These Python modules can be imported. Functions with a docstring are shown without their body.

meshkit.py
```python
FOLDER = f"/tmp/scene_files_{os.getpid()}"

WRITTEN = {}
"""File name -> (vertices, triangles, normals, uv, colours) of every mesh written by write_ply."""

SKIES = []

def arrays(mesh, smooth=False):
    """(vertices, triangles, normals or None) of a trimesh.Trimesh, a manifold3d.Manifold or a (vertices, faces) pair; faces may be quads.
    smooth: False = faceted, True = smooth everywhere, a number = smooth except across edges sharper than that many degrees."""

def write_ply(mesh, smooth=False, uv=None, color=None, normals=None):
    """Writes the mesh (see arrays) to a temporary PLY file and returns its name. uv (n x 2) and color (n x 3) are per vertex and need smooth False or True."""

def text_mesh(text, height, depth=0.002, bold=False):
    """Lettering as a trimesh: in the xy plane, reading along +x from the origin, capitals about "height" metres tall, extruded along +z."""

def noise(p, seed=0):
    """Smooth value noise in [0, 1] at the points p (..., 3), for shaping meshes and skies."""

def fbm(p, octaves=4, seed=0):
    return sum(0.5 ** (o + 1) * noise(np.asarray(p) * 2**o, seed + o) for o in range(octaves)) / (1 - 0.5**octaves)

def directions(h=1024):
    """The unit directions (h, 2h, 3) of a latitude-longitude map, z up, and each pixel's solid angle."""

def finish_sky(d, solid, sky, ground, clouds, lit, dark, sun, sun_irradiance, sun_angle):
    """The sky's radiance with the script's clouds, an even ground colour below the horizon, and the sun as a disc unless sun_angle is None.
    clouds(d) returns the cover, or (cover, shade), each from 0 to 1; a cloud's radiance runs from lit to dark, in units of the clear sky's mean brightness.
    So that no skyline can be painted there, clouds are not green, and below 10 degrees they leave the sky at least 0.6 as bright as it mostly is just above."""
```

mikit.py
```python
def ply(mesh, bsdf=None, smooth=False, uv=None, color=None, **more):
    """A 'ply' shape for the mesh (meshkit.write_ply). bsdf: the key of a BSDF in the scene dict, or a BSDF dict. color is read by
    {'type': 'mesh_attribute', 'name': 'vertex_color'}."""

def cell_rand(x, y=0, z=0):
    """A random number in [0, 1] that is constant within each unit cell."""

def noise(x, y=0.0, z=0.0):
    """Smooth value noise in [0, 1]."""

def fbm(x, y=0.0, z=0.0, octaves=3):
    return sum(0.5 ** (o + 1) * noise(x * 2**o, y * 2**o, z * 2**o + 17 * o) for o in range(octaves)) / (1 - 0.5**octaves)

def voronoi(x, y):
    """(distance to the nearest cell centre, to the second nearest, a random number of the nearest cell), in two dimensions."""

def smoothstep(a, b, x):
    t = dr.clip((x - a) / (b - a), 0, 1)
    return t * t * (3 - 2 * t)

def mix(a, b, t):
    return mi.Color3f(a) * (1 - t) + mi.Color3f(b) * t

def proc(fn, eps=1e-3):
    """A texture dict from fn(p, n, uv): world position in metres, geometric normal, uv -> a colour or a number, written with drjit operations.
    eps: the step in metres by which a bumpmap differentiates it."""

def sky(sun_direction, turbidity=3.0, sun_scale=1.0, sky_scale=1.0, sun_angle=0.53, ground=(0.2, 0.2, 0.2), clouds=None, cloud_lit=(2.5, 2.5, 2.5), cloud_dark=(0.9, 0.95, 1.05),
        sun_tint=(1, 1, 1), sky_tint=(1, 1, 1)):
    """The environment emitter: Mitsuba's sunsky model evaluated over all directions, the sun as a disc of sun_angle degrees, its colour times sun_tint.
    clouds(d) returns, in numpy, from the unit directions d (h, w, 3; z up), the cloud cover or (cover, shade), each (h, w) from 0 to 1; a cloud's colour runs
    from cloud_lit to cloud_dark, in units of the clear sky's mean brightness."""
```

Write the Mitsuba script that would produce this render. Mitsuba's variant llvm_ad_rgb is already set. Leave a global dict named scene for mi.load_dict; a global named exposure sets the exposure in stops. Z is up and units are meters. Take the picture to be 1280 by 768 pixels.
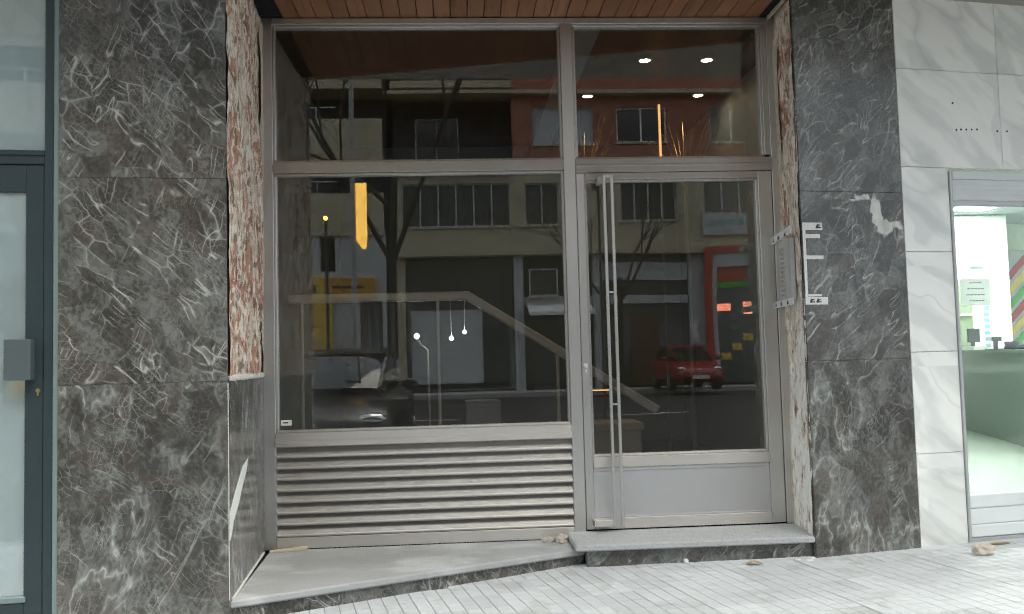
import math
import numpy as np
import trimesh
import drjit as dr
import mitsuba as mi
import manifold3d as m3
from shapely.geometry import Polygon, box as sbox
import mikit
import meshkit
from mikit import fbm, noise, voronoi, smoothstep, mix, cell_rand

T = mi.ScalarTransform4f
scene, labels = {}, {}

# ---------------------------------------------------------------- camera, sky, exposure
CAM = np.array([0.0, -5.0, 1.1])
FWD, UP = np.array([0.06250, 0.99626, 0.05965]), np.array([0.02257, -0.06117, 0.99787])
scene['camera'] = {'type': 'perspective', 'fov': 60.38, 'fov_axis': 'x', 'near_clip': 0.05, 'far_clip': 500.0,
                   'to_world': T().look_at(origin=CAM.tolist(), target=(CAM + FWD).tolist(), up=UP.tolist())}
scene['sky_light'] = mikit.sky([0.22, -0.46, 0.86], turbidity=3, sun_scale=0.25, sun_angle=40, clouds=lambda d: 1.0,
                               cloud_lit=(1.85, 2.05, 2.2), cloud_dark=(0.9, 0.95, 1.05), sun_tint=(0.88, 1.0, 1.10))
exposure = 3.08

# ---------------------------------------------------------------- materials
def rgb(*c):
    return {'type': 'rgb', 'value': list(map(float, c))}

def two(b):
    return {'type': 'twosided', 'bsdf': b}

def mat(name, color, rough=0.6, spec=0.4, metal=0.0, **kw):
    base = color if isinstance(color, dict) else rgb(*color)
    scene[name] = two({'type': 'principled', 'base_color': base, 'roughness': rough, 'specular': spec, 'metallic': metal, **kw})
    return name

def bump(name, color, fn, scale, rough=0.8, spec=0.3, eps=1e-3):
    base = color if isinstance(color, dict) else rgb(*color)
    scene[name] = two({'type': 'bumpmap', 'arbitrary': mikit.proc(fn, eps), 'scale': float(scale),
                       'bsdf': {'type': 'principled', 'base_color': base, 'roughness': rough, 'specular': spec}})
    return name

def ridge(v, k):
    return dr.power(dr.maximum(1 - dr.abs(2 * v - 1), 0.0), k)

def dark_marble(p, n, uv):
    a, b = p.x * 1.0 + p.y * 1.13, p.z
    right = dr.select(p.x > 0.5, 1.0, 0.0)
    row = dr.maximum(dr.floor((b - 1.04) / 0.887), -1.0)
    row = dr.select(dr.abs(p.x - 0.43) < 1.42, 0.0, row)
    low = dr.select(row < -0.5, 1.0, 0.0)
    top = dr.select(row > 0.5, 1.0, 0.0)
    a = a + row * 3.71 + right * 5.3
    w1, w2 = fbm(a * 2.2, b * 2.2, 3.0, 5) - 0.5, fbm(a * 2.2 + 40, b * 2.2, 9.0, 5) - 0.5
    h1, h2 = fbm(a * 13, b * 13, 13.0, 3) - 0.5, fbm(a * 13 + 40, b * 13, 19.0, 3) - 0.5
    u, v = a + 0.15 * w1 + 0.016 * h1, b + 0.15 * w2 + 0.016 * h2
    # each slab is sawn at another angle to the vein system
    sg = dr.select(right > 0.5, 1.0, -1.0)
    s, t = u * 0.80 + sg * v * 0.60, -sg * u * 0.60 + v * 0.80
    cu, cv = dr.lerp(s * 0.62, u * 1.0 + 0.3 * v, low), dr.lerp(t * 1.25, v * 0.75, low)
    cu, cv = cu + 0.012 * h2 + 0.05 * w2, cv + 0.012 * h1 + 0.05 * w1
    cloud = fbm(u * 13, v * 13, 50.0, 6)
    grain = fbm(a * 75 + 8 * w1 + 3 * h1, b * 60 + 3 * h2, 2.0, 4)
    patch = smoothstep(0.36, 0.66, fbm(a * 2.6 + 3, b * 2.2, 60.0, 3))
    m = 0.40 * smoothstep(0.34, 0.66, cloud) + 0.42 * smoothstep(0.36, 0.66, grain) + 0.26 * patch - 0.12 + 0.06 * right
    base = mix((0.056, 0.055, 0.051), (0.182, 0.183, 0.173), dr.clip(m, 0.0, 1.0))
    d1, d2, c1 = voronoi(cu * 11.5, cv * 11.5)
    base = mix(base, (0.040, 0.035, 0.031), smoothstep(0.62, 0.78, c1) * 0.6)
    base = mix(base, (0.080, 0.060, 0.050), smoothstep(0.26, 0.16, c1) * 0.5)
    brk = smoothstep(0.42, 0.58, fbm(a * 10 + 11, b * 10, 33.0, 3))
    amt = smoothstep(0.40, 0.58, fbm(a * 2.6, b * 2.6, 20.0, 3) + 0.04 * low - 0.03 * top)
    e1 = d2 - d1
    vein = ((1 - smoothstep(0.0, 0.075, e1)) * 0.8 + (1 - smoothstep(0.0, 0.22, e1)) * 0.28) * amt * (0.2 + 0.8 * brk) * (1 - 0.6 * low)
    d3, d4, c2 = voronoi(cu * 26 + 5, cv * 26)
    fine = (1 - smoothstep(0.0, 0.11, d4 - d3)) * smoothstep(0.42, 0.58, fbm(a * 4.4 + 9, b * 4.4, 31.0, 3)) * (0.25 + 0.75 * brk)
    d5, d6, c3 = voronoi(u * 42 + 5, v * 42)
    hair = (1 - smoothstep(0.0, 0.16, d6 - d5)) * smoothstep(0.45, 0.6, fbm(a * 6 + 19, b * 6, 37.0, 3))
    slash = ridge(noise(s * 4.6, t * 46.0, 4.0), 24.0) * smoothstep(0.53, 0.62, fbm(a * 9.5 + 70, b * 9.5, 2.0, 3))
    s2, t2 = u * 0.42 + v * 0.91, -u * 0.91 + v * 0.42
    slash = dr.maximum(slash, 0.8 * ridge(noise(s2 * 4.4, t2 * 44.0, 9.0), 24.0) * smoothstep(0.54, 0.63, fbm(a * 8 + 15, b * 8, 7.0, 3))) * (1 - 0.45 * low)
    wf = fbm((u + 0.03 * h2) * 7.0 + 7, v * 3.2, 71.0, 5)
    web = (ridge(wf, 34.0) + 0.35 * ridge(wf, 9.0)) * low * smoothstep(0.40, 0.54, fbm(a * 4.2 + 5, b * 2.6, 55.0, 3)) * (0.45 + 0.55 * brk)
    tone = 0.45 + 0.55 * noise(a * 31, b * 31, 1.0)
    base = mix(base, (0.21, 0.21, 0.20), hair * 0.40)
    base = mix(base, (0.29, 0.29, 0.275), fine * 0.60 * tone)
    base = mix(base, (0.335, 0.335, 0.315), dr.minimum(vein, 1.0) * tone)
    base = mix(base, (0.40, 0.41, 0.385), web * tone * 0.9)
    base = mix(base, (0.47, 0.47, 0.44), dr.minimum(slash * 1.4, 1.0) * tone)
    # the big pale flaw in the middle slab of the right pillar
    x, z = p.x + 0.10 * w1 + 0.09 * h1, p.z + 0.10 * w2 + 0.09 * h2
    qa = dr.sqrt(dr.square((x - 2.25) / 0.075) + dr.square((z - 1.955) / 0.030))
    qb = dr.sqrt(dr.square((x - 2.36 + 0.5 * (z - 1.88)) / 0.035) + dr.square((z - 1.88) / 0.11))
    qc = dr.sqrt(dr.square((x - 2.43) / 0.075) + dr.square((z - 1.80) / 0.034))
    flaw = 1 - smoothstep(0.75, 1.1, dr.minimum(qa, dr.minimum(qb, qc)))
    return mix(base, (0.70, 0.70, 0.65), flaw * (0.55 + 0.45 * noise(a * 40, b * 30, 6.0)) * dr.select((p.z > 1.6) & (p.z < 1.968), 1.0, 0.0))

def white_marble(p, n, uv):
    a, b = p.x + p.y * 0.2, p.z
    k = dr.floor((b - 2.117) / 0.557) * 1.7 + dr.select(p.x > 3.15, 4.1, 0.0)
    a = a + k
    w = fbm(a * 2.5, b * 2.5, 7.0, 4) - 0.5
    s, t = a * 0.60 + b * 0.80, a * 0.80 - b * 0.60
    band = fbm(s * 13 + 1.8 * w, t * 2.6 + w, 3.0, 5)
    line = ridge(noise(s * 6 + 1.4 * w, t * 0.9 + 3, 8.0), 18.0)
    blot = smoothstep(0.62, 0.72, fbm(s * 4 + 30, t * 2.6 + w, 5.0, 3))
    c = mix((0.90, 0.90, 0.87), (0.50, 0.52, 0.51), smoothstep(0.40, 0.72, band) * 0.42)
    c = mix(c, (0.44, 0.46, 0.46), line * 0.40)
    c = mix(c, (0.47, 0.49, 0.50), blot * 0.28)
    return mix(c, (0.45, 0.43, 0.36), 0.6 * smoothstep(0.16, 0.0, b) * noise(p.x * 13, b * 13, 2.0))

def brick_plaster(p, n, uv):
    a, b = p.y * 1.0 + p.x * 0.3, p.z
    right = dr.select(p.x > 0, 1.0, 0.0)
    w, h = fbm(a * 6, b * 4, 3.0, 4) - 0.5, fbm(a * 30, b * 22, 4.0, 3) - 0.5
    f = fbm(a * 15 + 1.6 * w + 0.5 * h, b * 8.5 + 0.8 * h, 1.0, 5)
    g = fbm(a * 55, b * 34, 5.0, 4)
    low = (1 - right) * smoothstep(2.6, 1.3, b)
    red = smoothstep(0.47, 0.53, f + 0.09 * low - 0.04 - 0.075 * right)
    c = mix((0.66, 0.58, 0.49), (0.47, 0.39, 0.32), smoothstep(0.3, 0.7, g))
    c = mix(c, mix((0.50, 0.27, 0.19), (0.34, 0.17, 0.115), smoothstep(0.35, 0.7, g)), red * 0.88)
    c = mix(c, (0.80, 0.74, 0.66), smoothstep(0.55, 0.62, fbm(a * 34 + 9 + h, b * 22, 8.0, 4)) * 0.8)
    c = mix(c, (0.17, 0.12, 0.085), smoothstep(0.62, 0.70, fbm(a * 34, b * 19 + 4, 12.0, 4)) * 0.8)
    pale = right * smoothstep(2.1, 0.5, b)
    c = mix(c, (0.80, 0.79, 0.74), pale * smoothstep(0.36, 0.52, fbm(a * 22, b * 13, 41.0, 4)) * 0.85)
    return mix(c, (0.70, 0.62, 0.42), right * smoothstep(-0.13, -0.05, p.y) * smoothstep(0.4, 0.6, fbm(a * 20, b * 9, 45.0, 3)) * 0.5)

def steel_tone(p, n, uv):
    s = noise(uv.x * 1.5, uv.y * 900.0, 1.0) * 0.5 + noise(uv.x * 3.0, uv.y * 260.0, 5.0) * 0.5
    d = fbm(p.x * 2.3, p.z * 2.3, p.y * 2.0, 3)
    return mix((0.57, 0.555, 0.535), (0.77, 0.755, 0.73), s * 0.55 + d * 0.5)

def pave_col(p, n, uv):
    ca, sa = 0.9785, 0.2062
    u, v = (p.x * ca + p.y * sa) / 0.2, (-p.x * sa + p.y * ca) / 0.2
    r = cell_rand(dr.floor(u), dr.floor(v), 1)
    c = mix((0.40, 0.415, 0.43), (0.54, 0.555, 0.57), r * 0.55 + 0.45 * fbm(p.x * 3, p.y * 3, 1.0, 4))
    c = mix(c, (0.33, 0.325, 0.31), smoothstep(0.58, 0.75, fbm(p.x * 9, p.y * 9, 4.0, 4)) * 0.35)
    return mix(c, (0.24, 0.235, 0.22), (1 - smoothstep(-0.0025, -0.0005, p.z - 0.01 * (p.x - 0.3))) * 0.7)

def slab_col(p, n, uv):
    f, g = fbm(p.x * 3.5, p.y * 6, p.z * 8, 4), noise(p.x * 260, p.y * 260, p.z * 260)
    c = mix((0.30, 0.305, 0.305), (0.42, 0.425, 0.43), f)
    c = mix(c, (0.58, 0.59, 0.60), smoothstep(0.45, 0.80, fbm(p.x * 4 + 7, p.y * 7, 3.0, 5)) * 0.55)
    return mix(c, (0.13, 0.13, 0.13), 0.28 * smoothstep(0.6, 0.95, g))

def granite_col(p, n, uv):
    g, h = noise(p.x * 330, p.y * 330, p.z * 330), noise(p.x * 170 + 9, p.y * 170, p.z * 170)
    c = mix((0.40, 0.41, 0.42), (0.25, 0.25, 0.26), smoothstep(0.5, 0.8, h) * 0.7)
    return mix(c, (0.50, 0.50, 0.51), smoothstep(0.62, 0.9, g) * 0.6 + 0.25 * fbm(p.x * 3, p.y * 4, 1.0, 3))

def soffit_wood(p, n, uv):
    k = dr.floor(p.x / 0.0955)
    r = cell_rand(k, 3.0, 1)
    g = fbm(p.x * 60 + r * 30, p.y * 3.0 + r * 9, 2.0, 4)
    c = mix((0.22, 0.092, 0.046), (0.33, 0.155, 0.08), r * 0.6 + 0.4 * g)
    return mix(c, (0.16, 0.06, 0.03), smoothstep(0.55, 0.8, g) * 0.6)

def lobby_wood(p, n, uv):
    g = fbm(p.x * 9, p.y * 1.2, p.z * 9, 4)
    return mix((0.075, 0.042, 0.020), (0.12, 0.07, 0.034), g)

def far_brick(p, n, uv):
    row = dr.floor(p.z / 0.07)
    r = cell_rand(dr.floor(p.x / 0.25 + 0.5 * (row - 2 * dr.floor(row / 2))), row, 2)
    return mix((0.30, 0.125, 0.085), (0.38, 0.18, 0.13), r)

def far_render(p, n, uv):
    return mix((0.40, 0.355, 0.25), (0.50, 0.45, 0.33), fbm(p.x * 0.9, p.z * 1.6, 2.0, 4))

def asphalt_col(p, n, uv):
    return mix((0.030, 0.030, 0.032), (0.058, 0.058, 0.058), fbm(p.x * 1.3, p.y * 1.3, 1.0, 4) * 0.7 + 0.3 * noise(p.x * 60, p.y * 60, 1.0))

def frosted_col(p, n, uv):
    c = mix((0.30, 0.375, 0.385), (0.38, 0.45, 0.455), fbm(p.x * 3, p.z * 1.3, 1.0, 4))
    return mix(c, (0.26, 0.31, 0.31), 0.5 * smoothstep(0.55, 0.75, fbm(p.x * 9, p.z * 5, 4.0, 4)))

def rough_h(p, n, uv):
    return fbm(p.x * 45, p.y * 45, p.z * 45, 4)

mat('dark_marble_mat', mikit.proc(dark_marble), 0.22, 0.45)
mat('white_marble_mat', mikit.proc(white_marble), 0.28, 0.45)
bump('brick_plaster_mat', mikit.proc(brick_plaster), rough_h, 0.006, 0.95, 0.1)
scene['steel'] = two({'type': 'roughconductor', 'material': 'none', 'distribution': 'ggx', 'alpha_u': 0.13, 'alpha_v': 0.34, 'specular_reflectance': mikit.proc(steel_tone)})
mat('steel_plain', (0.62, 0.60, 0.57), 0.38, 0.5, 1.0)
mat('kick_steel', (0.60, 0.60, 0.61), 0.55, 0.5, 0.85)
mat('rubber', (0.02, 0.02, 0.02), 0.7, 0.3)
mat('dark_gap', (0.025, 0.025, 0.027), 0.9, 0.1)
bump('pavement_mat', mikit.proc(pave_col), rough_h, 0.0012, 0.85, 0.25)
bump('slab_mat', mikit.proc(slab_col), rough_h, 0.002, 0.62, 0.35)
bump('granite_mat', mikit.proc(granite_col), rough_h, 0.0008, 0.5, 0.4)
mat('soffit_mat', mikit.proc(soffit_wood), 0.35, 0.4)
mat('lobby_wood_mat', mikit.proc(lobby_wood), 0.4, 0.4)
mat('plaster_white', (0.62, 0.61, 0.57), 0.9, 0.1)
mat('plate_grey', (0.085, 0.105, 0.11), 0.35, 0.5)
mat('teal_paint', (0.024, 0.040, 0.045), 0.42, 0.5)
mat('teal_trim', (0.17, 0.22, 0.215), 0.35, 0.5)
mat('frosted_mat', mikit.proc(frosted_col), 0.28, 0.45)
mat('brass', (0.75, 0.62, 0.36), 0.3, 0.5, 1.0)
mat('grey_aluminium', (0.45, 0.465, 0.465), 0.45, 0.5, 0.5)
mat('lou_back', (0.42, 0.425, 0.43), 0.6, 0.4)
mat('pale_aluminium', (0.70, 0.73, 0.74), 0.5, 0.4)
mat('tape_white', (0.72, 0.72, 0.70), 0.45, 0.4)
mat('print_faint', (0.20, 0.24, 0.24), 0.7, 0.2)
mat('ink', (0.05, 0.05, 0.055), 0.6, 0.3)
mat('plastic_grey', (0.45, 0.46, 0.46), 0.4, 0.4)
mat('slot_blue', (0.15, 0.18, 0.21), 0.3, 0.5)
mat('mortar', (0.50, 0.45, 0.38), 0.95, 0.1)
mat('raw_wood', (0.55, 0.48, 0.36), 0.8, 0.2)
mat('dry_leaf', (0.42, 0.33, 0.17), 0.8, 0.2)
mat('paper', (0.72, 0.73, 0.70), 0.7, 0.2)
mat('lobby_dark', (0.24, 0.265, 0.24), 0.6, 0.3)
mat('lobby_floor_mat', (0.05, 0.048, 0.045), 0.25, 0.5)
mat('rail_mat', (0.78, 0.74, 0.64), 0.4, 0.5)
mat('gold', (0.42, 0.27, 0.10), 0.35, 0.5, 0.8)
mat('shop_white', (0.82, 0.83, 0.81), 0.8, 0.2)
mat('shop_ceiling_mat', (0.34, 0.39, 0.39), 0.8, 0.2)
mat('shop_green', (0.60, 0.68, 0.58), 0.8, 0.2)
mat('shop_floor_mat', (0.27, 0.315, 0.275), 0.35, 0.4)
mat('shop_olive', (0.22, 0.28, 0.17), 0.6, 0.3)
mat('counter_mat', (0.13, 0.165, 0.145), 0.4, 0.4)
mat('screen_black', (0.03, 0.045, 0.045), 0.3, 0.5)
mat('print_blue', (0.20, 0.36, 0.42), 0.6, 0.3)
mat('print_red', (0.42, 0.055, 0.04), 0.5, 0.3)
mat('print_yellow', (0.70, 0.52, 0.12), 0.5, 0.3)
mat('print_green', (0.08, 0.42, 0.07), 0.5, 0.3)
mat('print_orange_dull', (0.50, 0.27, 0.05), 0.5, 0.3)
mat('print_orange', (0.80, 0.22, 0.06), 0.5, 0.3)
mat('yellow_paint', (0.66, 0.44, 0.035), 0.45, 0.4)
mat('far_brick_mat', mikit.proc(far_brick), 0.9, 0.2)
mat('far_render_mat', mikit.proc(far_render), 0.9, 0.2)
mat('far_grey', (0.45, 0.47, 0.48), 0.7, 0.3)
mat('far_dark', (0.03, 0.032, 0.032), 0.5, 0.4)
mat('far_pane', (0.05, 0.055, 0.055), 0.12, 0.6)
mat('bark', (0.055, 0.045, 0.036), 0.95, 0.1)
mat('asphalt', mikit.proc(asphalt_col), 0.9, 0.2)
mat('kerb_stone', (0.33, 0.33, 0.32), 0.85, 0.2)
mat('road_paint', (0.7, 0.7, 0.68), 0.7, 0.2)
mat('car_black', (0.012, 0.013, 0.016), 0.25, 0.5, clearcoat=1.0, clearcoat_gloss=0.95)
mat('car_red', (0.26, 0.016, 0.016), 0.3, 0.5, clearcoat=1.0, clearcoat_gloss=0.95)
mat('car_yellow', (0.70, 0.46, 0.03), 0.3, 0.5, clearcoat=1.0, clearcoat_gloss=0.95)
mat('car_glass', (0.015, 0.018, 0.02), 0.05, 0.7)
mat('chrome', (0.8, 0.8, 0.8), 0.12, 0.5, 1.0)
mat('stucco', (0.42, 0.40, 0.36), 0.9, 0.2)
scene['window_glass'] = {'type': 'thindielectric', 'int_ior': 1.78, 'ext_ior': 1.0}
scene['shop_glass'] = {'type': 'thindielectric', 'int_ior': 1.5, 'ext_ior': 1.0, 'specular_transmittance': rgb(0.90, 0.95, 0.92)}
scene['thin_paper'] = {'type': 'principledthin', 'base_color': rgb(0.80, 0.86, 0.82), 'roughness': 0.7, 'diff_trans': 1.1, 'spec_trans': 0.0}
scene['clear_film'] = {'type': 'thindielectric', 'int_ior': 1.35, 'ext_ior': 1.0}

# ---------------------------------------------------------------- helpers
used = {}

def new_key(name):
    n = used.get(name, -1) + 1
    used[name] = n
    return name if n == 0 else f'{name}_{n:03d}'

def put(name, mesh, bsdf, parent=None, smooth=False, **kw):
    key = new_key((parent + '__' if parent else '') + name)
    if isinstance(mesh, dict):
        scene[key] = {**mesh, **kw}
    else:
        scene[key] = mikit.ply(mesh, bsdf, smooth, **kw)
    return key

def thing(name, label, cat, group=None):
    key = new_key(name)
    labels[key] = {'label': label, 'category': cat}
    if group:
        labels[key]['group'] = group
    return key

def tag(key, label, cat, group=None):
    labels[key] = {'label': label, 'category': cat}
    if group:
        labels[key]['group'] = group
    return key

def struct(name, mesh, bsdf, parent=None, smooth=False):
    k = put(name, mesh, bsdf, parent, smooth)
    if not parent:
        labels[k] = {'kind': 'structure'}
    return k

def box(x0, x1, y0, y1, z0, z1, c=0.0):
    x0, x1 = min(x0, x1), max(x0, x1); y0, y1 = min(y0, y1), max(y0, y1); z0, z1 = min(z0, z1), max(z0, z1)
    if c <= 0:
        m = trimesh.creation.box((x1 - x0, y1 - y0, z1 - z0))
        m.apply_translation(((x0 + x1) / 2, (y0 + y1) / 2, (z0 + z1) / 2))
        return m
    c = min(c, 0.45 * min(x1 - x0, y1 - y0, z1 - z0))
    pts = []
    for x, sx in ((x0, 1), (x1, -1)):
        for y, sy in ((y0, 1), (y1, -1)):
            for z, sz in ((z0, 1), (z1, -1)):
                pts += [(x + sx * c, y + sy * c, z), (x + sx * c, y, z + sz * c), (x, y + sy * c, z + sz * c)]
    return trimesh.convex.convex_hull(np.array(pts))

def cat(*ms):
    ms = [m for m in ms if m is not None]
    return trimesh.util.concatenate(ms) if len(ms) > 1 else ms[0]

def move(m, t=(0, 0, 0), rz=0.0, rx=0.0, ry=0.0):
    m = m.copy()
    for ang, ax in ((rx, [1, 0, 0]), (ry, [0, 1, 0]), (rz, [0, 0, 1])):
        if ang:
            m.apply_transform(trimesh.transformations.rotation_matrix(ang, ax))
    m.apply_translation(t)
    return m

def plane(m, origin, slope):
    """local x along a facade line, local -y out of it, to world"""
    return move(m, (origin[0], origin[1], 0), rz=math.atan(slope))

def prism(poly, z0, z1):
    """an (x, y) polygon extruded in z"""
    m = trimesh.creation.extrude_polygon(poly if isinstance(poly, Polygon) else Polygon(poly), z1 - z0, engine='earcut')
    m.apply_translation((0, 0, z0))
    return m

def xz_prism(poly, y0, y1):
    """an (x, z) polygon extruded in y, between y0 and y1 (y0 < y1)"""
    m = trimesh.creation.extrude_polygon(poly if hasattr(poly, 'exterior') else Polygon(poly), y1 - y0, engine='earcut')
    m.apply_transform(np.array([[1, 0, 0, 0], [0, 0, -1, y1], [0, 1, 0, 0], [0, 0, 0, 1.0]]))
    return m

def yz_prism(poly, x0, x1):
    """a (y, z) polygon extruded in x"""
    m = trimesh.creation.extrude_polygon(poly if hasattr(poly, 'exterior') else Polygon(poly), x1 - x0, engine='earcut')
    m.apply_transform(np.array([[0, 0, 1, x0], [1, 0, 0, 0], [0, 1, 0, 0], [0, 0, 0, 1.0]]))
    return m

def tube(pts, radii, n=8, caps=True):
    pts = np.asarray(pts, float)
    radii = np.broadcast_to(radii, (len(pts),))
    t = np.gradient(pts, axis=0)
    t /= np.linalg.norm(t, axis=1, keepdims=True)
    ref = np.array([0, 0, 1.0]) if abs(t[:, 2]).mean() < 0.8 else np.array([1.0, 0, 0])
    a = np.cross(t, ref); a /= np.linalg.norm(a, axis=1, keepdims=True)
    b = np.cross(t, a)
    ang = np.arange(n) * 2 * math.pi / n
    v = pts[:, None] + radii[:, None, None] * (np.cos(ang)[None, :, None] * a[:, None] + np.sin(ang)[None, :, None] * b[:, None])
    f = []
    for i in range(len(pts) - 1):
        for j in range(n):
            q = [i * n + j, i * n + (j + 1) % n, (i + 1) * n + (j + 1) % n, (i + 1) * n + j]
            f += [[q[0], q[2], q[1]], [q[0], q[3], q[2]]]
    v = v.reshape(-1, 3)
    if caps:
        v = np.vstack([v, pts[0], pts[-1]])
        c0, c1, e = len(v) - 2, len(v) - 1, (len(pts) - 1) * n
        for j in range(n):
            f += [[c0, j, (j + 1) % n], [c1, e + (j + 1) % n, e + j]]
    m = trimesh.Trimesh(v, np.array(f), process=False)
    m.fix_normals()
    return m

def disc(center, r, axis='y', h=0.004, n=20):
    m = trimesh.creation.cylinder(r, h, sections=n)
    if axis == 'y':
        m = move(m, rx=math.pi / 2)
    elif axis == 'x':
        m = move(m, ry=math.pi / 2)
    return move(m, center)

def steel(name, mesh, axis, parent, bsdf='steel'):
    """a brushed part: u runs along the brushing axis on every face"""
    v = mesh.triangles.reshape(-1, 3)
    nrm = np.repeat(mesh.face_normals, 3, axis=0)
    ax = np.array({'x': (1.0, 0, 0), 'y': (0, 1.0, 0), 'z': (0, 0, 1.0)}[axis])
    ends = np.abs(nrm @ ax) > 0.9
    u = np.where(ends, v @ np.roll(ax, 1), v @ ax)
    side = np.cross(nrm, np.where(ends[:, None], np.roll(ax, 1), ax))
    w = (v * side).sum(1)
    m = trimesh.Trimesh(v, np.arange(len(v)).reshape(-1, 3), process=False)
    return put(name, m, bsdf, parent, uv=np.stack([u, w], 1))

def pane_mesh(x0, x1, z0, z1, y, seed, amp=0.00022):
    nx, nz = max(8, int((x1 - x0) / 0.05)), max(8, int((z1 - z0) / 0.05))
    X, Z = np.meshgrid(np.linspace(x0, x1, nx), np.linspace(z0, z1, nz), indexing='ij')
    Y = y + amp * 2 * (meshkit.noise(np.stack([X * 2.2, Z * 2.2, X * 0 + seed * 3.3], -1), seed) - 0.5)
    i, j = np.meshgrid(np.arange(nx - 1), np.arange(nz - 1), indexing='ij')
    a = (i * nz + j).ravel(); b = a + nz
    return trimesh.Trimesh(np.stack([X, Y, Z], -1).reshape(-1, 3), np.vstack([np.stack([a, b, b + 1], 1), np.stack([a, b + 1, a + 1], 1)]), process=False)

rng = np.random.default_rng(11)

def lump(r, seed, squash=(1, 1, 1), amp=0.35, sub=3):
    m = trimesh.creation.icosphere(subdivisions=sub, radius=1.0)
    d = 1 + amp * (meshkit.noise(m.vertices * 2.2 + seed * 3.1, seed) - 0.5) * 2 + 0.4 * amp * (meshkit.noise(m.vertices * 5 + seed, seed + 1) - 0.5)
    m.vertices = m.vertices * d[:, None] * r * np.array(squash)
    return m

# ---------------------------------------------------------------- ground
def tilt(m):
    m = m.copy(); v = m.vertices.copy(); v[:, 2] += 0.01 * (v[:, 0] - 0.3); m.vertices = v
    return m

struct('pavement', tilt(box(-30, 30, -3.6, 0.0, -0.25, -0.006)), 'pavement_mat')
struct('road', box(-120, 120, -24.2, -3.72, -0.60, -0.15), 'asphalt')
struct('ground', box(-200, 200, -200, 200, -0.9, -0.65), 'asphalt')
k = struct('kerb', tilt(box(-30, 30, -3.72, -3.6, -0.3, 0.0, 0.012)), 'kerb_stone')
struct('far_pavement', box(-60, 60, -34, -24.2, -0.5, 0.0), 'kerb_stone')
for i in range(9):
    put('lane_mark', box(-22 + i * 5, -20 + i * 5, -14.06, -13.94, -0.15, -0.146), 'road_paint', 'road')

A = math.atan(0.2107)
E1, E2 = np.array([math.cos(A), math.sin(A)]), np.array([-math.sin(A), math.cos(A)])

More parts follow.
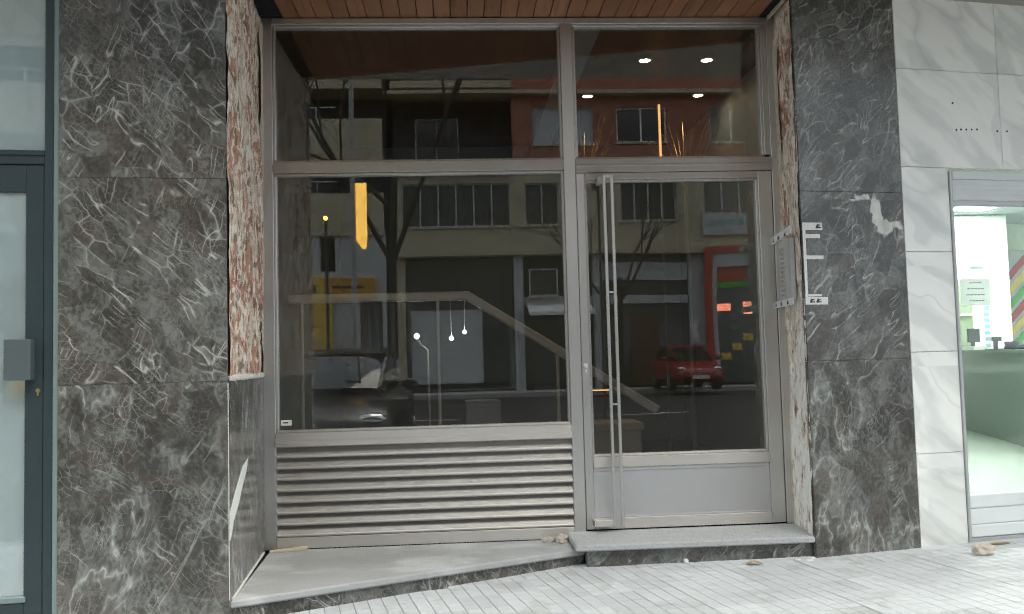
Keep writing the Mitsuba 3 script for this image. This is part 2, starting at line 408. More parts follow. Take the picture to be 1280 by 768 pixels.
def tile_mesh():
    ms, s, g = [], 0.2 / 3, 0.0028
    for i in range(3):
        for j in range(3):
            x0, x1, y0, y1 = i * s + g, (i + 1) * s - g, j * s + g, (j + 1) * s - g
            c = 0.0025
            v = np.array([(x0 - c, y0 - c, -0.0045), (x1 + c, y0 - c, -0.0045), (x1 + c, y1 + c, -0.0045), (x0 - c, y1 + c, -0.0045),
                          (x0, y0, 0), (x1, y0, 0), (x1, y1, 0), (x0, y1, 0)])
            f = [[4, 5, 6], [4, 6, 7], [0, 1, 5], [0, 5, 4], [1, 2, 6], [1, 6, 5], [2, 3, 7], [2, 7, 6], [3, 0, 4], [3, 4, 7]]
            ms.append(trimesh.Trimesh(v, f, process=False))
    return cat(*ms)

FRONT = [(-1.68, -1.18), (-1.0, -1.10), (0.65, -0.30), (0.66, -0.35), (1.86, -0.40), (4.2, 0.02)]

def front_y(x):
    return float(np.interp(x, [q[0] for q in FRONT], [q[1] for q in FRONT]))

tile = tile_mesh()
tile_ply = mikit.ply(tile, 'pavement_mat')
base = cat(*[tile])
rest = []
for j in range(-22, 4):
    for i in range(-22, 30):
        c = E1 * (i + 0.5) * 0.2 + E2 * (j + 0.5) * 0.2
        if c[1] > front_y(c[0]) + 0.14 or c[1] < -3.5 or not -4 < c[0] < 5.4:
            continue
        o = E1 * i * 0.2 + E2 * j * 0.2
        dz, rx, ry = rng.normal(0, 0.0007), rng.normal(0, 0.003), rng.normal(0, 0.003)
        m = T().translate([o[0], o[1], 0.01 * (c[0] - 0.3) + dz]).rotate([0, 0, 1], math.degrees(A)).rotate([1, 0, 0], math.degrees(rx)).rotate([0, 1, 0], math.degrees(ry - 0.0098))
        if -1.55 < c[1] and -1.5 < c[0] < 3.6 and c[1] > -1.28 - 0.18 * max(0, c[0] - 0.9) and c[1] < front_y(c[0]) + 0.1:
            put('tile', tile_ply, None, 'pavement', to_world=m)
        else:
            q = tile.copy(); q.apply_transform(np.array(m.matrix, float)); rest.append(q)
labels[put('outer_tiles', cat(*rest), 'pavement_mat', 'pavement')] = {'kind': 'stuff'}

# ---------------------------------------------------------------- the house above and around the shop front
LP, ML, RP, MR = (-1.0, -1.10), 0.12, (1.862, -0.403), 0.17
house = thing('apartment_house', 'pale apartment house rising above the stone clad shop fronts', 'building')
put('upper_wall', box(-14, 16, -0.1, 9, 3.95, 17), 'stucco', house)
put('overhang', box(-14, 16, -2.1, -0.101, 3.42, 3.95), 'stucco', house)
put('lintel_wall', prism([(-1.72, -1.19), (-1.0, -1.10), (1.862, -0.403), (6.2, 0.33), (6.2, 0.60), (1.862, -0.15), (-1.72, -0.60)], 3.09, 3.42), 'stucco', house)
put('frame_header', box(-1.3, 2.6, -0.03, 0.22, 3.095, 3.9), 'lobby_dark', house)
# pillar cores
put('core_wall', prism([(-1.68, -1.14), (-1.03, -1.06), (-1.09, 0.08), (-1.25, 0.3), (-1.68, 0.3)], 0.0, 3.09), 'mortar', house)
put('core_wall', prism([(1.89, -0.365), (2.78, -0.214), (2.78, 0.30), (1.91, 0.08)], 0.0, 3.09), 'mortar', house)

left = thing('marble_pillar', 'dark veined marble pillar left of the steel window', 'pillar')
wl = 0.68 * math.hypot(1, ML)
for z0, z1 in ((-0.05, 1.0394), (1.0406, 1.9264), (1.9276, 3.6)):
    put('panel', plane(box(-wl, -0.0, 0.0, 0.03, z0, z1, 0.0012), LP, ML), 'dark_marble_mat', left)
rev_a = math.atan2(1.1, -0.08)

def left_rev(m):
    """local x runs from the pillar's front edge into the recess, local -y faces the recess"""
    m = m.copy()
    d = np.array([-0.08, 1.1]) / math.hypot(0.08, 1.1)
    n = np.array([d[1], -d[0]])
    v = m.vertices.copy()
    m.vertices = np.stack([-1.0 + v[:, 0] * d[0] - v[:, 1] * n[0], -1.10 + v[:, 0] * d[1] - v[:, 1] * n[1], v[:, 2]], 1)
    m.fix_normals()
    return m

put('side_panel', left_rev(box(0.022, 1.06, 0.0, 0.02, -0.03, 1.045, 0.0012)), 'dark_marble_mat', left)
put('edge_strip', left_rev(box(0.001, 0.021, 0.0, 0.02, 0.1, 1.03)), 'plaster_white', left)
# white chip and caulk on the side panel
put('chip', left_rev(xz_prism([(0.024, 0.35), (0.03, 0.47), (0.12, 0.52), (0.24, 0.575), (0.36, 0.63), (0.52, 0.655), (0.47, 0.60), (0.33, 0.53), (0.25, 0.475), (0.12, 0.42), (0.07, 0.37)], -0.0015, 0.001)), 'paper', left)
put('caulk', left_rev(tube([(0.06, -0.004, 0.094), (0.3, -0.004, 0.094), (1.0, -0.003, 0.094)], 0.006, 6)), 'plaster_white', left)

def hacked(w, h, seed, dens=90, amp=0.02):
    """a rough broken-off wall face: local x 0..w, z 0..h, relief towards -y"""
    nx, nz = max(6, int(w * dens)), int(h * dens * 0.55)
    X, Z = np.meshgrid(np.linspace(0, w, nx), np.linspace(0, h, nz), indexing='ij')
    P = np.stack([X * 9, Z * 4.0, X * 0 + seed], -1)
    n1 = meshkit.noise(P, seed); n2 = meshkit.noise(P * 2.7, seed + 1); n3 = meshkit.noise(P * np.array([6.5, 5.0, 1]), seed + 2)
    step = np.clip((n1 - 0.42) * 9, 0, 1)
    course = (np.abs(((Z / 0.062) % 1) - 0.5) > 0.42) * 0.35
    d = amp * (0.55 * step + 0.4 * n2 + 0.35 * n3 - course * (1 - step))
    V = np.stack([X, -d, Z], -1).reshape(-1, 3)
    i, j = np.meshgrid(np.arange(nx - 1), np.arange(nz - 1), indexing='ij')
    a = (i * nz + j).ravel(); b = a + nz
    return trimesh.Trimesh(V, np.vstack([np.stack([a, b, b + 1], 1), np.stack([a, b + 1, a + 1], 1)]), process=False)

def left_rev_open(m):
    v = m.vertices.copy()
    d = np.array([-0.08, 1.1]) / math.hypot(0.08, 1.1); n = np.array([d[1], -d[0]])
    return trimesh.Trimesh(np.stack([-1.012 + v[:, 0] * d[0] - v[:, 1] * n[0], -1.098 + v[:, 0] * d[1] - v[:, 1] * n[1], v[:, 2] + 1.046], 1), m.faces, process=False)

k = put('brick_face', left_rev_open(hacked(1.04, 2.0, 3, 80, 0.022)), 'brick_plaster_mat', left)
labels[k] = {'label': 'hacked bare brick with torn plaster'}
k = put('plaster_edge', left_rev_open(move(hacked(0.09, 1.99, 8, 120, 0.012), (0.985, -0.012, 0))), 'mortar', left)
k = put('mortar_lip', left_rev(cat(*[move(lump(0.016, 60 + i, (1.0, 0.5, 0.8)), (0.03 + 0.033 * i, -0.006, 1.052)) for i in range(30)])), 'plaster_white', left)

right = thing('marble_pillar', 'dark marble pillar right of the door with taped sign', 'pillar')
for z0, z1 in ((-0.03, 1.0494), (1.0506, 1.9674), (1.9686, 3.6)):
    put('panel', plane(box(0.0, 0.630, 0.0, 0.03, z0, z1, 0.0012), RP, MR), 'dark_marble_mat', right)

def right_rev_open(m, off=0.0):
    """local x runs out of the recess towards the pillar's edge"""
    v = m.vertices.copy()
    d = np.array([-0.045, -0.40]) / math.hypot(0.045, 0.40); n = np.array([d[1], -d[0]])
    return trimesh.Trimesh(np.stack([1.908 + v[:, 0] * d[0] - (v[:, 1] - off) * n[0], -0.012 + v[:, 0] * d[1] - (v[:, 1] - off) * n[1], v[:, 2]], 1), m.faces, process=False)

k = put('brick_face', right_rev_open(move(hacked(0.392, 2.93, 21, 110, 0.016), (0, 0, 0.1))), 'brick_plaster_mat', right)
labels[k] = {'label': 'narrow strip of broken plaster and brick'}
put('plaster_strip', right_rev_open(move(hacked(0.11, 0.75, 27, 150, 0.010), (0.0, -0.014, 2.12))), 'mortar', right)

# white marble wall
white = thing('white_marble_wall', 'white grey-streaked marble wall around the bright shop', 'wall')
S = math.hypot(1, MR)

def ws(x):
    return (x - RP[0]) * S
wx0, wx1, wx2 = ws(2.487), ws(3.15), ws(4.15)
for z0, z1 in ((0.0, 0.5245), (0.5275, 1.0815), (1.0845, 1.6385), (1.6415, 2.1155)):
    put('panel', plane(box(wx0, ws(2.783), 0.001, 0.03, z0, z1, 0.0012), RP, MR), 'white_marble_mat', white)
for z0, z1 in ((2.1185, 2.6735), (2.6765, 3.6)):
    for a, b in ((wx0, wx1 - 0.0015), (wx1 + 0.0015, wx2), (wx2 + 0.003, ws(5.1))):
        put('panel', plane(box(a, b, 0.001, 0.03, z0, z1, 0.0012), RP, MR), 'white_marble_mat', white)
for x, z in ((2.855, 2.335), (2.885, 2.339), (2.92, 2.339), (2.955, 2.341), (2.99, 2.343), (3.125, 2.338), (3.19, 2.34), (2.84, 2.49)):
    put('screw_hole', plane(disc((ws(x), 0.0005, z), 0.0055, n=10), RP, MR), 'dark_gap', white)

# soffit of the recess
soffit = thing('wood_soffit', 'reddish varnished plank soffit above the steel shop front', 'soffit')
for i in range(-11, 20):
    x0, x1 = i * 0.0955 + 0.002, (i + 1) * 0.0955 - 0.002
    if x0 < -1.03 or x1 > 1.875:
        continue
    yf = -1.08 + (x0 + 1.0) * 0.243 + 0.03
    put('plank', move(box(x0, x1, yf, -0.004, 3.078, 3.09, 0.003), (0, 0, rng.normal(0, 0.0007))), 'soffit_mat', soffit)
put('backing_board', prism([(-1.06, -1.05), (1.88, -0.37), (1.90, -0.03), (-1.09, -0.03)], 3.0895, 3.094), 'dark_gap', soffit)
put('edge_trim', move(box(1.862, 1.874, -0.37, -0.02, 3.062, 3.082), (0, 0, 0)), 'raw_wood', soffit)

# ---------------------------------------------------------------- steel shop front
sf = thing('steel_shop_front', 'brushed steel shop front with dark window, louvres and glass door', 'shop front')
fx0, fx1, ft = -1.082, 1.905, 3.074
GY = 0.018   # plane of the panes
def hbar(name, x0, x1, z0, z1, y0=-0.03, parent=sf):
    return steel(name, box(x0, x1, y0, 0.05, z0, z1, 0.002), 'x', parent)
def vbar(name, x0, x1, z0, z1, y0=-0.03, parent=sf):
    return steel(name, box(x0, x1, y0, 0.05, z0, z1, 0.002), 'z', parent)
def bead(x0, x1, z0, z1, parent=sf, w=0.013, y0=-0.014):
    """the thin glazing bead round a pane opening (x0..x1, z0..z1 is the glass)"""
    for a, b, c, d, ax in ((x0 - w, x1 + w, z1, z1 + w, 'x'), (x0 - w, x1 + w, z0 - w, z0, 'x'), (x0 - w, x0, z0, z1, 'z'), (x1, x1 + w, z0, z1, 'z')):
        steel('bead', box(a, b, y0, 0.03, c, d, 0.0025), ax, parent)
vbar('jamb', fx0, -1.016, 0.09, ft)
vbar('jamb', 1.851, fx1, 0.13, ft)
hbar('top_rail', -1.0155, 1.8505, 3.039, ft - 0.0005)
vbar('mullion', 0.631, 0.697, 0.125, 3.0385, -0.032)
hbar('transom', -1.0155, 0.6305, 2.182, 2.242, -0.034)
hbar('transom', 0.6975, 1.8505, 2.164, 2.242, -0.034)
steel('transom_lip', box(0.6975, 1.8505, -0.040, -0.0345, 2.196, 2.206, 0.002), 'x', sf)
hbar('sill_rail', -1.0155, 0.6305, 0.665, 0.726, -0.040)
steel('sill_nose', box(-1.02, 0.636, -0.052, -0.0405, 0.650, 0.684, 0.004), 'x', sf)
hbar('bottom_rail', -1.0155, 0.6305, 0.094, 0.155, -0.034)
vbar('side_rail', 1.816, 1.8505, 2.256, 3.0385, -0.024)
vbar('side_rail', 0.6975, 0.7055, 2.243, 3.0385, -0.022)
for g in ((-1.002, 0.617, 2.256, 3.025), (-1.002, 0.617, 0.740, 2.167), (0.7185, 1.8025, 2.256, 3.025)):
    bead(*g)
    put('pane', pane_mesh(g[0] - 0.006, g[1] + 0.006, g[2] - 0.006, g[3] + 0.006, GY, int(10 * g[3])), 'window_glass', sf, smooth=True)
# louvres: a back sheet and eight folded slats
lp = put('louvre_panel', box(-1.0155, 0.6305, 0.030, 0.040, 0.1555, 0.6495), 'lou_back', sf)
pitch = (0.6495 - 0.158) / 8
for i in range(8):
    z = 0.158 + i * pitch
    poly = [(-0.0295, z + 0.001), (-0.0325, z + 0.005), (-0.0335, z + 0.009), (-0.0325, z + 0.013), (-0.0295, z + 0.0165), (-0.0255, z + 0.0175), (0.014, z + 0.0535), (0.016, z + 0.052), (-0.022, z + 0.0155), (-0.0255, z + 0.002)]
    steel('slat', yz_prism(poly, -1.014, 0.629), 'x', sf)
# the door
dk = sf + '__door'
def dbar(name, x0, x1, z0, z1, ax, y0=-0.022):
    return steel(name, box(x0, x1, y0, 0.044, z0, z1, 0.002), ax, dk)
DX0, DX1, DZ0, DZ1 = 0.7015, 1.8465, 0.134, 2.1605
used[sf + '__door'] = 0
dbar('stile', DX0, 0.748, DZ0, DZ1, 'z')
dbar('stile', 1.768, DX1, DZ0, DZ1, 'z')
dbar('head_rail', 0.7485, 1.7675, 2.123, DZ1, 'x')
dbar('mid_rail', 0.7485, 1.7675, 0.477, 0.537, 'x', -0.026)
dbar('foot_rail', 0.7485, 1.7675, DZ0, 0.196, 'x', -0.026)
bead(0.761, 1.755, 0.550, 2.110, dk, 0.0125, -0.008)
put('pane', pane_mesh(0.755, 1.761, 0.544, 2.116, GY, 7), 'window_glass', dk, smooth=True)
put('kick_panel', box(0.7485, 1.7675, -0.010, 0.03, 0.1965, 0.4765, 0.002), 'kick_steel', dk)
put('kick_trim', cat(box(0.752, 1.764, -0.0165, -0.0105, 0.455, 0.4765, 0.002), box(0.752, 1.764, -0.0165, -0.0105, 0.1965, 0.207, 0.002)), 'kick_steel', dk)
steel('handle', cat(box(0.842, 0.858, -0.098, -0.082, 0.155, 2.135, 0.002), box(0.886, 0.902, -0.098, -0.082, 0.155, 2.135, 0.002),
                    box(0.858, 0.886, -0.096, -0.084, 0.155, 0.171, 0.001), box(0.858, 0.886, -0.096, -0.084, 2.119, 2.135, 0.001),
                    box(0.858, 0.886, -0.096, -0.084, 0.830, 0.842, 0.001), box(0.858, 0.886, -0.096, -0.084, 1.46, 1.472, 0.001)), 'z', dk)
steel('handle_bracket', box(0.735, 0.842, -0.098, -0.0265, 0.160, 0.196, 0.002), 'x', dk)
steel('handle_bracket', box(0.810, 0.842, -0.094, -0.0225, 2.085, 2.125, 0.002), 'x', dk)
put('lock', cat(disc((0.724, -0.026, 1.056), 0.014), disc((0.724, -0.031, 1.056), 0.008, h=0.008), box(0.720, 0.728, -0.024, -0.0225, 1.015, 1.035)), 'tape_white', dk)

k = tag(put('window_sticker', box(-0.995, -0.935, 0.0135, 0.0165, 0.765, 0.796, 0.001), 'paper'), 'small white label in the lower left corner of the big window', 'sticker')
put('print', box(-0.985, -0.955, 0.0125, 0.0135, 0.778, 0.785), 'ink', k)

# ---------------------------------------------------------------- sill slab and door step
slab = thing('stone_sill', 'grey stone slab with a slanted front below the louvres', 'sill')
sp = Polygon([(-1.055, -0.02), (-1.008, -1.055), (0.648, -0.292), (0.60, -0.02)])
def nosed(poly, z0, z1, r):
    m = m3.Manifold.extrude(m3.CrossSection([np.array(poly.exterior.coords)[:-1][::1 if poly.exterior.is_ccw else -1]]), z1 - z0 - 2 * r)
    core = m3.Manifold.extrude(m3.CrossSection([np.array(poly.buffer(-r).exterior.coords)[:-1][::-1]]), z1 - z0)
    mm = m.translate((0, 0, r)).as_original()
    parts = [core.translate((0, 0, 0)), mm]
    q = parts[0].to_mesh(); p = parts[1].to_mesh()
    pts = np.vstack([q.vert_properties[:, :3], p.vert_properties[:, :3]])
    h = trimesh.convex.convex_hull(pts)
    h.apply_translation((0, 0, z0))
    return h
put('slab_top', nosed(sp, 0.054, 0.089, 0.008), 'slab_mat', slab)
rp = [(-1.04, -0.05), (-1.01, -1.028), (0.644, -0.268), (0.60, -0.05)]
put('riser', prism(rp, -0.06, 0.054), 'dark_marble_mat', slab)
step = thing('door_step', 'pale speckled granite step below the steel door', 'step')
put('tread', nosed(Polygon([(0.585, -0.02), (0.588, -0.398), (1.856, -0.404), (1.905, -0.02)]), 0.094, 0.128, 0.007), 'granite_mat', step)
put('riser', prism([(0.652, -0.03), (0.652, -0.352), (1.872, -0.358), (1.90, -0.03)], -0.05, 0.0938), 'dark_marble_mat', step)

# loose bits
m = box(0, 0.20, -0.018, 0.018, 0, 0.022, 0.003)
v = m.vertices.copy(); v[:, 2] *= 0.35 + 3.2 * v[:, 0]; v[:, 1] += 0.006 * np.sin(v[:, 0] * 30); m.vertices = v
tag(put('wood_chip', move(m, (-1.045, -0.075, 0.0895), rz=0.12), 'raw_wood'), 'splintered pale wood chip at the left foot of the louvres', 'wood chip')
tag(put('mortar_lump', cat(move(lump(0.035, 4, (1.15, 0.8, 0.7)), (0.545, -0.10, 0.108)), move(lump(0.024, 5, (1.6, 0.8, 0.6)), (0.475, -0.09, 0.101)), move(lump(0.013, 6), (0.545, -0.145, 0.098))), 'mortar', smooth=40),
    'crumbled mortar lumps between the stone slab and the door step', 'rubble')
tag(put('stone', move(lump(0.042, 9, (1.25, 0.8, 0.72), 0.4), (2.70, -0.52, 0.05)), 'mortar', smooth=40), 'beige broken stone on the pavement before the bright shop', 'stone')
def leaf(w, l, bend):
    xs = np.linspace(0, 1, 9); ms = []
    ws_ = w * np.sin(np.pi * xs ** 0.8) + 0.0008
    V, F = [], []
    for i, x in enumerate(xs):
        z = bend * math.sin(math.pi * x)
        V += [(l * x, -ws_[i], z + 0.006), (l * x, 0, z), (l * x, ws_[i], z + 0.004)]
    for i in range(8):
        a = 3 * i
        F += [[a, a + 3, a + 4], [a, a + 4, a + 1], [a + 1, a + 4, a + 5], [a + 1, a + 5, a + 2]]
    top = trimesh.Trimesh(V, F, process=False)
    bot = top.copy(); bot.apply_translation((0, 0, -0.001)); bot.invert()
    return cat(top, bot)
tag(put('fallen_leaf', move(leaf(0.024, 0.085, 0.012), (1.46, -0.47, 0.016), rz=-0.35), 'dry_leaf'), 'curled dry yellow leaf on the pavement below the door step', 'leaf')
tag(put('fallen_leaf', move(leaf(0.02, 0.13, 0.006), (2.85, -0.33, 0.03), rz=0.15), 'dry_leaf'), 'long dry leaf at the foot of the bright shop front', 'leaf')
tag(put('paper_scrap', move(lump(0.016, 14, (0.8, 0.8, 1.0), 0.5), (1.17, -0.375, 0.018)), 'paper', smooth=40), 'tiny white paper scrap at the foot of the door step', 'paper')
for i, (x, y) in enumerate(((1.75, -0.43), (1.83, -0.41), (1.80, -0.46))):
    tag(put('plaster_crumb', move(lump(0.010 + 0.003 * i, 30 + i, (1.4, 1, 0.5)), (x, y, 0.017)), 'paper', smooth=40), ('smallest white plaster crumb below the right end of the step', 'white plaster crumb nearest the foot of the right pillar', 'largest white plaster crumb, farthest from the right pillar')[i], 'crumb', 'plaster crumbs at the right pillar')

# ---------------------------------------------------------------- taped door phone panel on the right reveal
def rrev(m):
    q = right_rev_open(m)
    q.fix_normals()
    return q
ip = thing('door_phone_panel', 'grey button panel taped to the broken right jamb', 'door phone')
put('plate', rrev(box(0.10, 0.30, -0.052, -0.020, 1.39, 1.73, 0.004)), 'plastic_grey', ip)
for i in range(11):
    put('button', rrev(box(0.135, 0.20, -0.060, -0.052, 1.415 + i * 0.0255, 1.430 + i * 0.0255, 0.002)), 'slot_blue', ip)
put('plastic_film', rrev(box(0.05, 0.36, -0.066, -0.063, 1.37, 1.78)), 'clear_film', ip)
# strips of white tape; each runs over the reveal or on over the pillar's face
def tape_print(k, f, x0, x1, z, h, marks):
    for a in marks:
        c = x0 + (x1 - x0) * a
        put('print', f(cat(box(c, c + 0.030, -0.0050, -0.0040, z - 0.25 * h, z - 0.05 * h), move(box(-0.006, 0.006, -0.005, -0.004, -0.3 * h, 0.3 * h), (c + 0.008, 0, z), ry=0.5),
                           box(c + 0.012, c + 0.026, -0.0050, -0.0040, z + 0.12 * h, z + 0.28 * h))), 'ink', k)
def pil(m):
    return plane(m, RP, MR)
def rtape(m):
    return rrev(move(m, (0, -0.068, 0)))
G = 'white packing tape around the taped panel'
k = tag(put('tape_strip', cat(rtape(move(box(-0.05, 0.412, -0.003, 0, -0.020, 0.020), (0, 0, 1.745), ry=-0.035)), rrev(box(-0.062, -0.050, -0.071, -0.0, 1.722, 1.764))), 'tape_white'), 'upper white tape strip with black print across the plaster jamb', 'tape', G)
tape_print(k, rtape, 0.02, 0.36, 1.745, 0.036, (0.05, 0.40, 0.80))
k = tag(put('tape_strip', rtape(move(box(-0.05, 0.412, -0.003, 0, -0.018, 0.018), (0, 0, 1.372), ry=-0.005)), 'tape_white'), 'lower white tape strip with black print across the plaster jamb', 'tape', G)
tape_print(k, rtape, 0.02, 0.36, 1.372, 0.036, (0.05, 0.40, 0.80))
k = tag(put('tape_strip', pil(box(0.001, 0.120, -0.004, -0.0005, 1.755, 1.795)), 'tape_white'), 'topmost tape end with black print on the right marble pillar', 'tape', G)
tape_print(k, pil, 0.0, 0.12, 1.775, 0.036, (0.68,))
k = tag(put('tape_strip', pil(box(0.001, 0.135, -0.004, -0.0005, 1.352, 1.392)), 'tape_white'), 'lowest tape end with black print on the right marble pillar', 'tape', G)
tape_print(k, pil, 0.0, 0.13, 1.372, 0.036, (0.2, 0.5))
tag(put('tape_strip', pil(move(box(0.001, 0.105, -0.004, -0.0005, -0.011, 0.011), (0, 0, 1.722))), 'tape_white'), 'short plain tape tab second from the top on the right pillar', 'tape', G)
tag(put('tape_strip', pil(move(box(0.001, 0.120, -0.004, -0.0005, -0.010, 0.010), (0, 0, 1.607))), 'tape_white'), 'short plain tape tab half way down on the right pillar', 'tape', G)
tag(put('tape_strip', pil(move(box(0.001, 0.100, -0.004, -0.0005, -0.006, 0.006), (0, 0, 1.402))), 'tape_white'), 'thin tape sliver just above the lowest printed tape end', 'tape', G)
tag(put('tape_strip', pil(box(0.0, 0.016, -0.0065, -0.0045, 1.36, 1.79)), 'tape_white'), 'upright tape strip along the edge of the right pillar', 'tape', G)

# ---------------------------------------------------------------- teal door on the left
td = thing('teal_door_front', 'dark teal metal door with frosted glass at the left edge', 'door')
LD = (-1.70, -1.168)
def lp_(m):
    return plane(m, LD, ML)
put('trim', lp_(box(-0.002, 0.018, -0.014, 0.05, 0.0, 3.4, 0.002)), 'teal_trim', td)
put('frame', lp_(cat(box(-0.042, -0.003, -0.004, 0.06, 0.0, 3.4, 0.003), box(-1.1, -0.042, -0.002, 0.06, 1.985, 2.045, 0.003), box(-1.1, -0.042, -0.010, 0.06, 2.022, 2.034, 0.003))), 'teal_paint', td)
put('transom_film', lp_(box(-1.1, -0.042, 0.016, 0.024, 2.046, 3.4)), 'frosted_mat', td)
put('transom_pane', plane(pane_mesh(-1.1, -0.042, 2.046, 3.4, 0.010, 31, 0.0005), LD, ML), 'window_glass', td, smooth=True)
dl = td + '__leaf'
put('leaf', lp_(cat(box(-0.117, -0.044, 0.004, 0.05, 0.03, 1.981, 0.003), box(-0.62, -0.117, 0.004, 0.05, 1.865, 1.981, 0.003), box(-0.62, -0.117, 0.004, 0.05, 0.03, 0.150, 0.003))), 'teal_paint', td)
put('film', lp_(box(-0.62, -0.118, 0.020, 0.028, 0.178, 1.864)), 'frosted_mat', dl)
put('pane', plane(pane_mesh(-0.62, -0.118, 0.178, 1.864, 0.013, 33, 0.0005), LD, ML), 'window_glass', dl, smooth=True)
put('sill_bead', lp_(box(-0.62, -0.108, -0.004, 0.026, 0.1505, 0.176, 0.004)), 'teal_trim', dl)
put('handle', lp_(cat(box(-0.180, -0.078, -0.052, -0.044, 1.068, 1.238, 0.002), box(-0.086, -0.078, -0.044, 0.004, 1.068, 1.238, 0.002))), 'plate_grey', dl)
put('keyhole', lp_(cat(disc((-0.064, 0.002, 1.022), 0.009, h=0.006), box(-0.068, -0.060, -0.001, 0.004, 1.0, 1.02))), 'brass', dl)

# ---------------------------------------------------------------- bright shop on the right
bs = thing('bright_shop_front', 'glazed grey metal front of the brightly lit shop', 'shop front')
put('frame', pil(cat(box(ws(2.786), ws(2.803), -0.008, 0.06, 0.0, 2.096, 0.002), box(ws(2.806), ws(4.9), -0.004, 0.06, -0.01, 0.05, 0.002))), 'grey_aluminium', bs)
put('shutter_box', pil(cat(box(ws(2.8065), ws(4.9), -0.008, 0.05, 2.055, 2.098, 0.003), box(ws(2.8065), ws(4.9), 0.006, 0.05, 1.934, 2.0545, 0.003), *[box(ws(2.8065), ws(4.9), 0.003, 0.012, 1.939 + 0.028 * i, 1.9655 + 0.028 * i, 0.002) for i in range(4)])), 'pale_aluminium', bs)
put('head_rail', pil(box(ws(2.8065), ws(4.9), 0.01, 0.05, 1.905, 1.9335, 0.002)), 'grey_aluminium', bs)
for z0, z1, y0 in ((0.053, 0.118, 0.000), (0.121, 0.208, 0.012), (0.211, 0.282, 0.006)):
    put('kick_panel', pil(box(ws(2.8065), ws(4.9), y0, 0.05, z0, z1, 0.004)), 'pale_aluminium', bs)
put('pane', pil(trimesh.Trimesh([(ws(2.806), 0.03, 0.282), (ws(4.9), 0.03, 0.282), (ws(4.9), 0.03, 1.905), (ws(2.806), 0.03, 1.905)], [[0, 1, 2], [0, 2, 3]])), 'shop_glass', bs)
k = tag(put('paper_notice', pil(trimesh.Trimesh([(ws(2.85), 0.034, 1.335), (ws(3.045), 0.034, 1.335), (ws(3.045), 0.034, 1.492), (ws(2.85), 0.034, 1.492)], [[0, 1, 2], [0, 2, 3]])), 'thin_paper'), 'white printed notice stuck inside the bright shop window', 'notice')
for i, (a, b) in enumerate(((0.30, 0.72), (0.22, 0.80), (0.18, 0.82), (0.28, 0.78))):
    z = 1.47 - i * 0.034
    for j in range(5):
        c = ws(2.85) + 0.2 * (a + (b - a) * j / 5)
        put('print', pil(box(c, c + 0.2 * (b - a) / 6.5, 0.0318, 0.0326, z - 0.006, z)), 'print_faint', k)
# the room behind it
X0, X1, Y1, ZC = 2.80, 9.6, 8.2, 3.02
struct('shop_floor', box(X0, X1, 0.0, Y1, -0.02, 0.03), 'shop_floor_mat')
struct('shop_ceiling', box(X0, X1, 0.35, Y1, ZC, ZC + 0.08), 'shop_ceiling_mat')
struct('shop_wall_left', box(X0 - 0.06, X0, 0.02, Y1, 0.0, ZC + 0.08), 'shop_white')
struct('shop_wall_right', box(X1, X1 + 0.08, 0.1, Y1, 0.0, ZC + 0.08), 'shop_green')
struct('shop_wall_back', box(X0, X1, Y1, Y1 + 0.08, 0.0, ZC + 0.08), 'shop_green')
struct('shop_wall_front', cat(box(5.2, X1, 0.42, 0.5, 0.0, ZC + 0.08), box(2.8, 5.3, 0.42, 0.47, 2.12, ZC + 0.08)), 'shop_white')
part = thing('partition', 'tall white partition behind the counter of the bright shop', 'partition')
put('panel', box(6.3, 7.97, 7.2, 7.28, 0.03, 3.0), 'shop_white', part)
put('window', box(7.38, 7.57, 7.16, 7.2, 2.26, 2.66), 'print_blue', part)
counter = thing('shop_counter', 'dark green counter with computers in the bright shop', 'counter')
cp = [(5.75, 3.3), (6.86, 7.0), (7.45, 7.0), (6.35, 3.1)]
put('front', prism(cp, 0.03, 1.03), 'counter_mat', counter)
put('top', prism(np.array(Polygon(cp).buffer(0.03, join_style=2).exterior.coords)[:-1], 1.032, 1.065), 'counter_mat', counter)
def monitor(x, y, z, rz, w, h, label):
    k = thing('computer_monitor', label, 'monitor')
    put('screen', move(cat(box(-w / 2, w / 2, -0.02, 0.02, 0.10, 0.10 + h, 0.005)), (x, y, z), rz=rz), 'screen_black', k)
    put('foot', move(cat(box(-0.02, 0.02, 0.0, 0.03, 0.01, 0.12), box(-0.1, 0.1, -0.06, 0.08, 0.0, 0.012)), (x, y, z), rz=rz), 'screen_black', k)
monitor(6.78, 6.2, 1.067, 0.35, 0.20, 0.18, 'black monitor behind the window notice on the counter')
monitor(6.30, 4.95, 1.067, 0.3, 0.13, 0.05, 'low black terminal in the middle of the counter')
k = thing('shelf_cabinet', 'olive green cabinet at the left end of the shop counter', 'cabinet')
put('body', box(6.95, 7.32, 7.08, 7.19, 1.07, 2.06), 'shop_olive', k)
put('shelf_board', box(6.94, 7.33, 7.06, 7.08, 1.55, 1.58), 'shop_white', k)
k = thing('desk_phone', 'dark desk phone at the right of the shop counter', 'telephone')
put('body', move(box(-0.1, 0.1, -0.08, 0.08, 0, 0.05, 0.01), (6.24, 4.5, 1.067), rz=0.3), 'screen_black', k)
put('handset', move(box(-0.02, 0.02, -0.09, 0.09, 0.05, 0.09, 0.01), (6.19, 4.5, 1.067), rz=0.3), 'screen_black', k)
tag(put('paper_stack', move(box(-0.13, 0.13, -0.1, 0.1, 0, 0.05), (6.62, 5.95, 1.067), rz=0.4), 'paper'), 'stack of white paper on the shop counter', 'paper')
k = thing('hanging_banner', 'narrow blue lettered banner beside the shop partition', 'banner')
put('cloth', box(7.45, 7.56, 7.05, 7.06, 1.08, 1.74), 'shop_white', k)
for i in range(7):
    put('print', box(7.465, 7.545, 7.045, 7.05, 1.10 + i * 0.088, 1.155 + i * 0.088), 'print_blue', k)
